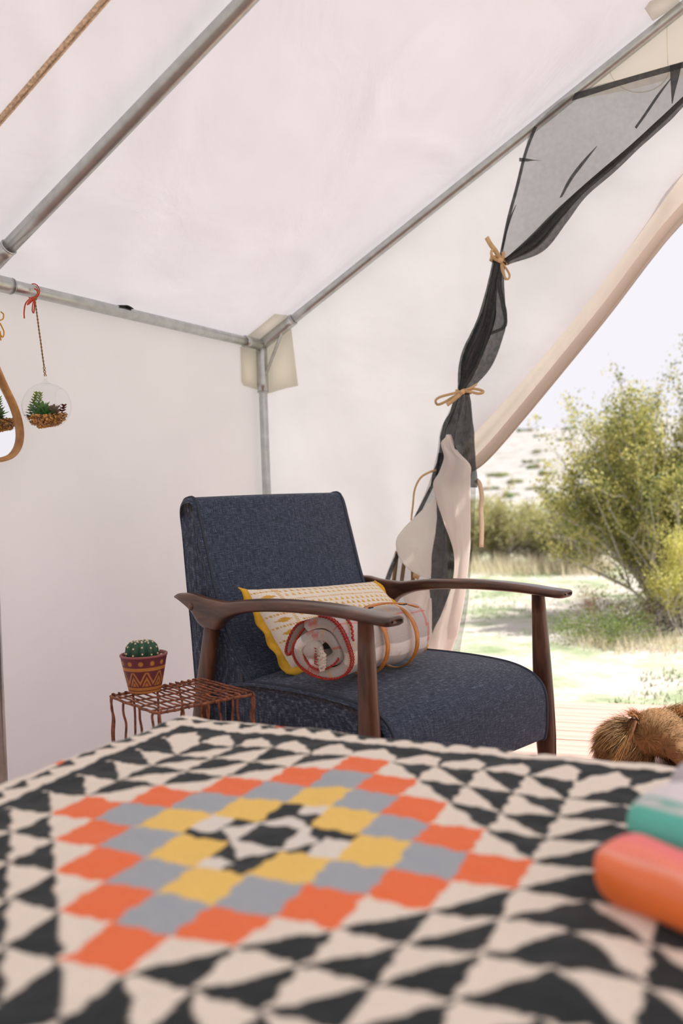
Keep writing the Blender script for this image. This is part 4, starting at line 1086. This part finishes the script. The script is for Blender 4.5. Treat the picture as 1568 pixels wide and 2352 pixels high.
succ('rosette', tpos(.020, .010, -.026), .036, C_(122, 146, 104), C_(160, 108, 108), 5, 'purple-tinged rosette succulent')
succ('stem', tpos(.040, .008, -.034), .034, C_(104, 66, 50), C_(124, 76, 62), 8, 'brownish red stemmed succulent')
knot = on(80, 687, 'x', -1.944)-np.array(TC); top_ = np.array([0, 0, .083])
for off, fr_ in ((-.0016, 0), (.0016, PI)):
    MB().tube([top_*(1-t)+knot*t+np.array([.0012*math.cos(t*70+fr_), .0014*math.sin(t*70+fr_), 0])*(1 if t > .12 else 2.0) for t in np.linspace(0, 1, 120)], .0013, 5).build('twine', MAT['twine'], TE)
kp = on(75, 672, 'x', XW)-np.array(TC)
pc_ = np.array([XW, on(76, 660, 'x', XW)[1], EAVE])-np.array(TC)
MB().tube([pc_+np.array([.0215*math.cos(t), .004*math.sin(2*t)*.0+.003*math.cos(t), .0215*math.sin(t)]) for t in np.linspace(0, 2*PI, 30, endpoint=False)]+[], .0016, 6, close=True).build('red_cord', MAT['red'], TE)
MB().ell(knot+np.array([0, 0, .002]), (.007, .007, .0065), 8, 10).build('twine_knot', MAT['twine'], TE)
def cordpath(pts, base, x, off): return [on(a, b, 'x', x)-np.array(base)+np.array([.004*math.sin(i*1.3), 0, 0]) for i, (a, b) in enumerate(pts)]
for pts in ([(79, 684), (70, 684), (58, 697), (57, 716), (58, 731)], [(78, 685), (66, 692), (62, 700), (72, 694), (79, 686)], [(78, 686), (73, 700), (73, 714), (79, 718), (81, 706), (79, 688)], [(79, 684), (84, 678), (84, 668), (80, 662)]):
    MB().tube(curve(cordpath(pts, TC, -1.94, 0), 30), .0020, 6).build('red_cord', MAT['red'], TE)

# ------------------------------------------------------------------ teardrop mirror on the left wall
MC = np.array([-1.982, 1.704, 1.105])
ME = empty('wall_mirror', tuple(MC)); tag(ME, 'teardrop mirror in a pale wooden frame hanging on the left wall at the edge', 'mirror')
half = [(0, .235), (.006, .222), (.010, .200), (.020, .160), (.046, .108), (.076, .056), (.093, .008), (.096, -.035), (.084, -.070), (.058, -.095), (.022, -.106), (0, -.107)]
ring = half+[(-a, b) for a, b in reversed(half[1:-1])]
rc = curve(ring+[ring[0]], 121)[:-1]
def off_ring(d):
    out = []; n = len(rc)
    for i in range(n):
        t = rc[(i+1) % n]-rc[i-1]; t = t/np.linalg.norm(t); nn = np.array([-t[1], t[0]]); out.append(rc[i]-nn*d*-1 if False else rc[i]+nn*(-d)*(1))
    return np.array(out)
# ring runs clockwise seen from the room: outward normal sign checked by area
ar = 0.5*sum(rc[i-1][0]*rc[i][1]-rc[i][0]*rc[i-1][1] for i in range(len(rc))); sgn = 1 if ar > 0 else -1
P = []
for i in range(len(rc)):
    t = rc[(i+1) % len(rc)]-rc[i-1]; t = t/np.linalg.norm(t); nn = np.array([t[1], -t[0]])*sgn; row = []
    for d, x in ((.0, .0), (.0, .012), (-.002, .017), (-.006, .019), (-.010, .017), (-.012, .012), (-.0125, .003)):
        q = rc[i]+nn*d; row.append((x, q[0], q[1]))
    P.append(row)
MB().grid(P, close_u=True).build('frame', MAT['mirrorwood'], ME)
g_ = [(.004, float((rc[i])[0]), float((rc[i])[1])) for i in range(len(rc))]
cg = (.004, 0, 0); MB().add([cg]+[tuple(np.array(q)*np.array([1, .94, .97])) for q in g_], [(0, i+1, (i+1) % len(g_)+1) for i in range(len(g_))]).build('mirror_glass', MAT['mirror'], ME, smooth=False)
yk = np.array([.035, .062, .385])
for pts in ([(2, 716), (8, 722), (7, 732), (0, 736)], [(0, 742), (4, 750), (9, 762), (7, 774), (2, 770), (0, 760)], [(1, 768), (2, 782)]):
    MB().tube(curve([on(a, b, 'x', -1.95)-MC for a, b in pts], 20), .0019, 6).build('yellow_cord', MAT['yellow'], ME)
yt = on(-8, 740, 'x', -1.95)-MC
MB().tube([np.array([.03, 0, .23]), yt, np.array([XW, 1.73, EAVE-.02])-MC], .0015, 6).build('hanging_cord', MAT['twine'], ME)
MB().tube([np.array([XW, 1.73, EAVE])-MC+np.array([.021*math.cos(t), 0, .021*math.sin(t)]) for t in np.linspace(0, 2*PI, 24, endpoint=False)], .0016, 6, close=True).build('yellow_cord', MAT['yellow'], ME)

# ------------------------------------------------------------------ bed, kilim, serape
BX0, BX1, BY0, BY1, BZ = -1.022, .95, -1.1, 1.268, .5
BD = empty('bed', (0, 0, 0)); tag(BD, 'low bed under the kilim, filling the foreground', 'bed')
MB().box(((BX0+BX1)/2, (BY0+BY1)/2, .385), (BX1-BX0-.05, BY1-BY0-.05, .20)).build('mattress', MAT['mattress'], BD, bevel=.03)
MB().box(((BX0+BX1)/2, (BY0+BY1)/2, .23), (BX1-BX0-.07, BY1-BY0-.07, .10)).build('bed_frame', MAT['bedwood'], BD, bevel=.006)
for xx in (BX0+.1, BX1-.1):
    for yy in (BY0+.1, BY1-.1): MB().tube([(xx, yy, 0), (xx, yy, .18)], [.022, .03], 14).build('leg', MAT['bedwood'], BD)

LS = np.array([[7.687, 15.545, 1.091], [-12.925, -.749, 15.036]])
CR_, BK, ORG, GRY, YLW = C_(234, 222, 206), C_(38, 43, 44), C_(240, 118, 70), C_(164, 170, 176), C_(240, 200, 106)
CRs = C_(228, 220, 208)
def kilim(i, j):
    """woven pattern; i, j count cells from the middle of the diamond"""
    # borders
    if j > 5.32 or i < -5.62:
        d = (j-5.32) if (j-5.32)*1.0 > (-5.62-i) else (-5.62-i); al = i if (j-5.32) > (-5.62-i) else j
        if d < .26: return BK
        if d < .56: return CR_
        if d < .92:
            f = (al*1.45) % 1; return CR_ if (d-.56)/.36 < 1-abs(f-.35)*2.2 else BK
        if d < 1.30: return ORG if ((al+3.4) % 5.3) < .28 else CR_
        return BK if ((al*1.45) % 1) > .25 and d < 1.72 else (CR_ if d < 1.8 else BK)
    if j > 4.5:                                     # peaks along the far border
        f = (i+.5) % 1; c = .5+.2*np.sign(i)*min(1, abs(i)/2); h = 1-abs(f-c)/(.62 if f < c else .62)
        return CR_ if (j-4.5)/.78 < h**.7 else BK
    ii = (i+4.5) % 11; jj = (j+4.5) % 11
    if jj > 9: jj = 18-jj if False else jj
    if ii > 9:                                      # the two bands of mountains between diamonds
        u_ = ii-9; f = (j+.5) % 1
        left = u_ < 1; x = u_ if left else 2-u_
        return BK if f < x*1.0 else CR_
    if jj > 9:
        u_ = jj-9; f = (i+.5) % 1; x = u_ if u_ < 1 else 2-u_
        return BK if f < x else CR_
    a, b = ii-4.5, jj-4.5; ca, cb = int(round(a)), int(round(b)); k = abs(ca)+abs(cb); fa, fb = a-ca, b-cb
    if k == 0: return BK if max(abs(fa), abs(fb)) < .42 else CRs
    if k == 1:
        if abs(a)+abs(b) < .98: return CRs
        if ca == -1: return (CRs if fb > -.25 else BK) if fa < -.0 else (BK if fb > 0 else BK)
        if cb == 1: return BK if fa < -.02 else CRs if fb > .1 else BK
        if ca == 1: return (CRs if fb < .2 else BK) if fa > .0 else BK
        return BK if fa > 0 else (CRs if fb < -.1 else BK)
    if k == 2: return YLW
    if k == 3: return GRY
    if k == 4: return ORG
    sa, sb = (1 if ca >= 0 else -1), (1 if cb >= 0 else -1)
    inner = sa*fa+sb*fb < 0
    if ca == 0: inner = sb*fb-abs(fa)*.0 < -.5+abs(fa)+.5 if False else (sb*b < 4.95)
    if cb == 0: inner = sa*a < 4.95
    return CR_ if inner else BK
def bz(x, y):
    h = BZ+.0035*fbm(x*5, y*5, 2)+.003*fbm(x*14, y*14, 5)
    return h
R_E = .035
def drape(s, lim, sign):
    """distance s beyond the rounded edge -> (outward, down)"""
    if s <= 0: return s, 0.0
    arc_ = R_E*PI/2
    if s < arc_: a = s/R_E; return R_E*math.sin(a), R_E*(1-math.cos(a))
    return R_E, R_E+(s-arc_)
xs = np.concatenate([np.linspace(BX0-.24, BX0+.03, 60), np.linspace(BX0+.03, .05, 400)[1:], np.linspace(.05, BX1+.2, 40)[1:]])
ys = np.concatenate([np.linspace(BY0-.2, .36, 50), np.linspace(.36, BY1-.03, 330)[1:], np.linspace(BY1-.03, BY1+.24, 70)[1:]])
P = []; K = []
for x in xs:
    row = []; kr = []
    for y in ys:
        ox, dx = drape(BX0+R_E-x, 0, -1) if x < BX0+R_E else (0, 0); oy, dy = drape(y-(BY1-R_E), 0, 1) if y > BY1-R_E else (0, 0)
        X = BX0+R_E-ox if x < BX0+R_E else x; Y = BY1-R_E+oy if y > BY1-R_E else y
        ox2, dx2 = drape(x-(BX1-R_E), 0, 1) if x > BX1-R_E else (0, 0); oy2, dy2 = drape(BY0+R_E-y, 0, -1) if y < BY0+R_E else (0, 0)
        if x > BX1-R_E: X = BX1-R_E+ox2
        if y < BY0+R_E: Y = BY0+R_E-oy2
        dn = max(dx, dy, dx2, dy2); cornerd = min(dx, dy)
        if cornerd > 0: X -= -.4*cornerd*.5; Y -= .4*cornerd*.5
        Z = bz(x, y)-dn
        wob_ = .010*math.sin((x+y)*22)*min(1, dn/.1)
        if dx > dy: X -= abs(wob_)
        elif dy > 0: Y += abs(wob_)
        Z = max(Z, .27)
        ww = .045*noise.noise(Vector((x*26, y*26, 0))); wv2 = .022*math.sin(x*210+2*math.sin(y*40))+.03*noise.noise(Vector((x*50, y*50, 4))); wv3 = .022*math.sin(y*210+x*17)+.03*noise.noise(Vector((x*50, y*50, 8)))
        li = LS[0] @ [1, x, y]+ww+wv3; lj = LS[1] @ [1, x, y]+ww+wv2
        row.append((X, Y, Z)); kr.append(kilim(li, lj) if y > .25 and x < .15 else (CR_ if (int(li) + int(lj)) % 2 else BK))
    P.append(row); K.append(kr)
ko = MB().grid(P, cols=K).build('kilim_blanket', MAT['col']); tag(ko, 'black and cream kilim blanket with an orange, grey and yellow diamond, spread over the bed', 'blanket')

# serape folded in rolls
SE = empty('folded_serape', (-.11, .85, .5)); tag(SE, 'folded striped serape blanket, teal, white and coral, on the kilim at the right', 'blanket')
def roll(nm, p0, d, L, ra, rb, colf, lab=None):
    d = np.array(d, float); d /= np.linalg.norm(d); side = np.cross(d, [0, 0, 1.0]); side /= np.linalg.norm(side); P = []; K = []
    n = 60
    ts = list((1-np.cos(np.linspace(0, PI/2, 14)))*ra*1.0)+list(np.linspace(ra, L, 40))[1:]
    for t in ts:
        k = math.sin(math.acos(max(0, 1-t/ra))) if t < ra else 1; k = max(k, .02)**.75
        row = []; kr = []; sh = .12*noise.noise(Vector((t*9, ra*40, 1)))
        for a in np.linspace(0, 2*PI, n, endpoint=False):
            ca, sa = math.cos(a), math.sin(a)
            ex, ey = math.copysign(abs(ca)**.8, ca), math.copysign(abs(sa)**.8, sa)
            q = np.array(p0)+d*t+side*ra*ex*k+np.array([0, 0, rb*ey*k+.001*math.sin(t*60+a*3)])*(1+.05*noise.noise(Vector((t*22, a, ra*90))))
            row.append(q-np.array([-.11, .85, .5])); kr.append(colf((a+sh+.05*noise.noise(Vector((t*60, a*3, 2)))) % (2*PI), t))
        P.append(row); K.append(kr)
    m = MB().grid(P, close_v=True, cols=K); m.f.append(tuple(reversed(range(n)))); o = m.build(nm, MAT['col'], SE)
    if lab: o['label'] = lab
    return o
def coral(a, t):       # a = 0 is the side facing the viewer
    s = math.degrees(a) % 360
    if s < 12: return C_(250, 128, 66)
    if s < 40: return C_(252, 136, 92)
    if s < 52: return C_(253, 168, 146)
    if s < 78: return C_(252, 146, 124)
    if s < 120: return C_(250, 134, 132)
    if s > 300: return C_(244, 122, 56)
    return C_(220, 80, 70)
def teal(a, t):
    s = math.degrees(a) % 360
    if s < 8: return C_(100, 190, 172)
    if s < 46: return C_(104, 196, 178)
    if s < 54: return C_(214, 214, 210)
    if s < 62: return C_(140, 190, 180)
    if s < 130: return C_(228, 220, 222)
    if s < 150: return C_(150, 150, 156)
    if s > 345: return C_(40, 44, 44)
    if s > 318: return C_(48, 96, 84)
    return C_(40, 44, 44)
dS = (.90, -.43, 0)
roll('coral_fold', (-.186, .842, .528), dS, .50, .034, .030, coral, 'coral and orange striped fold nearest the viewer')
roll('teal_fold', (-.168, .925, .541), dS, .50, .050, .044, teal, 'teal, white and black striped fold behind the coral one')
roll('grey_fold', (-.142, 1.00, .546), dS, .50, .040, .05, lambda a, t: C_(196, 190, 196) if math.degrees(a) % 360 < 70 else C_(120, 120, 126), 'grey and white striped fold at the back')

# ------------------------------------------------------------------ dog
DG = empty('dog', (-.448, 2.825, 0), math.radians(28)); tag(DG, 'golden brown long-haired dog lying on the deck at the right edge, shaggy ear hanging', 'dog')
# local x: to the right as seen, y: away from the viewer
ELL = [((.0, .0, .122), (.082, .085, .070)), ((.035, -.085, .082), (.037, .062, .036)), ((.018, -.03, .108), (.058, .075, .052)), ((.043, -.130, .078), (.027, .028, .025)),
       ((-.085, .035, .080), (.085, .070, .070)), ((.10, .06, .095), (.11, .09, .085)), ((.24, .09, .11), (.15, .12, .105)), ((.44, .11, .115), (.19, .13, .11)), ((.63, .09, .105), (.15, .14, .10)),
       ((.06, -.12, .028), (.035, .12, .026)), ((.14, -.10, .028), (.036, .12, .026)), ((.05, -.22, .024), (.034, .04, .022)), ((.62, -.06, .035), (.14, .04, .033)), ((.80, .02, .035), (.13, .04, .032))]
m = MB()
for c, r in ELL: m.ell(c, r, 14, 20)
body = m.build('body', None, DG); body.data.materials.append(simple('dog_skin', C_(132, 96, 58), .8, noise_scale=25, noise_amt=.2))
md = body.modifiers.new('remesh', 'REMESH'); md.mode = 'VOXEL'; md.voxel_size = .009; md.use_smooth_shade = True
md = body.modifiers.new('smooth', 'SMOOTH'); md.iterations = 6
MB().ell((.048, -.160, .084), (.014, .010, .010), 8, 12).build('nose', MAT['dark'], DG)
for sx in (-1, 1): MB().ell((.022+sx*.034, -.075, .122), (.010, .009, .009), 8, 12).build('eye', simple('dog_eye', (.008, .006, .005), .1), DG)
MB().tube(curve([(.018, -.135, .062), (.043, -.158, .064), (.068, -.130, .062)], 12), .003, 6).build('mouth', MAT['dark'], DG)
ear_mat = simple('dog_ear', C_(112, 68, 34), .8)
rg = random.Random(21)
def strand(m, p, d, L, w, col, grav=.5, curl=0.0):
    p = np.array(p, float); d = np.array(d, float); d /= np.linalg.norm(d); a = np.cross(d, [rg.gauss(0, 1), rg.gauss(0, 1), rg.gauss(0, 1)]); a /= np.linalg.norm(a)+1e-9
    n = 4; b = len(m.v); q = p.copy()
    for i in range(n+1):
        ww = w*(1-i/n)**.7
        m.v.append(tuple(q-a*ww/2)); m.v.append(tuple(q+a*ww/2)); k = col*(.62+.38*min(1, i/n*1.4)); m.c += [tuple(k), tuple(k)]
        d = d+np.array([0, 0, -grav/n])+np.array([rg.gauss(0, .05), rg.gauss(0, .05), 0]); d /= np.linalg.norm(d); q = q+d*L/n
        if q[2] < .003: q[2] = .003
    for i in range(n): m.f.append((b+2*i, b+2*i+1, b+2*i+3, b+2*i+2))
for sx in (-1, 1):
    def ep(t, x):
        w = .040*math.sin(PI*min(1, .16+t*.74)); return np.array([sx*(.074+.050*math.sin(PI*t*.5)), -.005+x*w-.02*t, .165-.115*t])
    er = [[ep(i/11, x) for x in np.linspace(-1, 1, 8)] for i in range(12)]
    eo = MB().grid(er).build('ear', ear_mat, DG, solid=.006)
    m = MB()
    for _ in range(3200):
        t = rg.random()**.8; x = rg.uniform(-1, 1); p = ep(t, x)+np.array([sx*.005, 0, 0])
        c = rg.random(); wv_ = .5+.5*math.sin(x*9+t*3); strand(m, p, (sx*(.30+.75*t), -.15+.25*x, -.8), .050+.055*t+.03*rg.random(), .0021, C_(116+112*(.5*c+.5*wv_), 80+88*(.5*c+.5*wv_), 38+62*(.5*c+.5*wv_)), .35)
    for _ in range(260):
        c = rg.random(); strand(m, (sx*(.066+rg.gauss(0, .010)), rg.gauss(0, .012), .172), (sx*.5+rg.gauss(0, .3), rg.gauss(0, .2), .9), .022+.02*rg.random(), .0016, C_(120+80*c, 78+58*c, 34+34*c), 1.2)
    m.build('ear_fur', MAT['fur'], eo)['kind'] = 'stuff'
m = MB()
for ei, (c, r) in enumerate(ELL):
    area = r[0]*r[1]+r[1]*r[2]+r[0]*r[2]; n = int(area*330000)
    if ei in (4, 5): n = int(n*1.5)
    n = min(n, 7000)
    for _ in range(n):
        v = np.array([rg.gauss(0, 1) for _ in range(3)]); v /= np.linalg.norm(v); p = np.array(c)+v*np.array(r)
        if p[2] < .01: continue
        if any(ej != ei and np.sum(((p-np.array(c2))/np.array(r2))**2) < .93 for ej, (c2, r2) in enumerate(ELL)): continue
        nn = v/np.array(r); nn /= np.linalg.norm(nn)
        if ei in (0, 2): L, back, up = .017, np.array([.55, .5, .1]), .22
        elif ei in (1, 3): L, back, up = .007, np.array([0, 1, 0]), .2
        elif ei == 4: L, back, up = .055, np.array([-.8, -.1, -.5]), .35
        elif ei in (9, 10, 11): L, back, up = .016, np.array([0, -.3, -1]), .3
        else: L, back, up = .038, np.array([.8, -.1, -.3]), .3
        d = back-nn*(back@nn); d = d/(np.linalg.norm(d)+1e-6)+nn*up+np.array([rg.gauss(0, .18) for _ in range(3)])
        k = rg.random(); kk = .5+.5*noise.noise(Vector(p)*22); k = .55*k+.45*kk
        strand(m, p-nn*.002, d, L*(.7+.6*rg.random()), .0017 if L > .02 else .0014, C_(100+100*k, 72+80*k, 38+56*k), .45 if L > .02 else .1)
m.build('fur', MAT['fur'], DG)['kind'] = 'stuff'
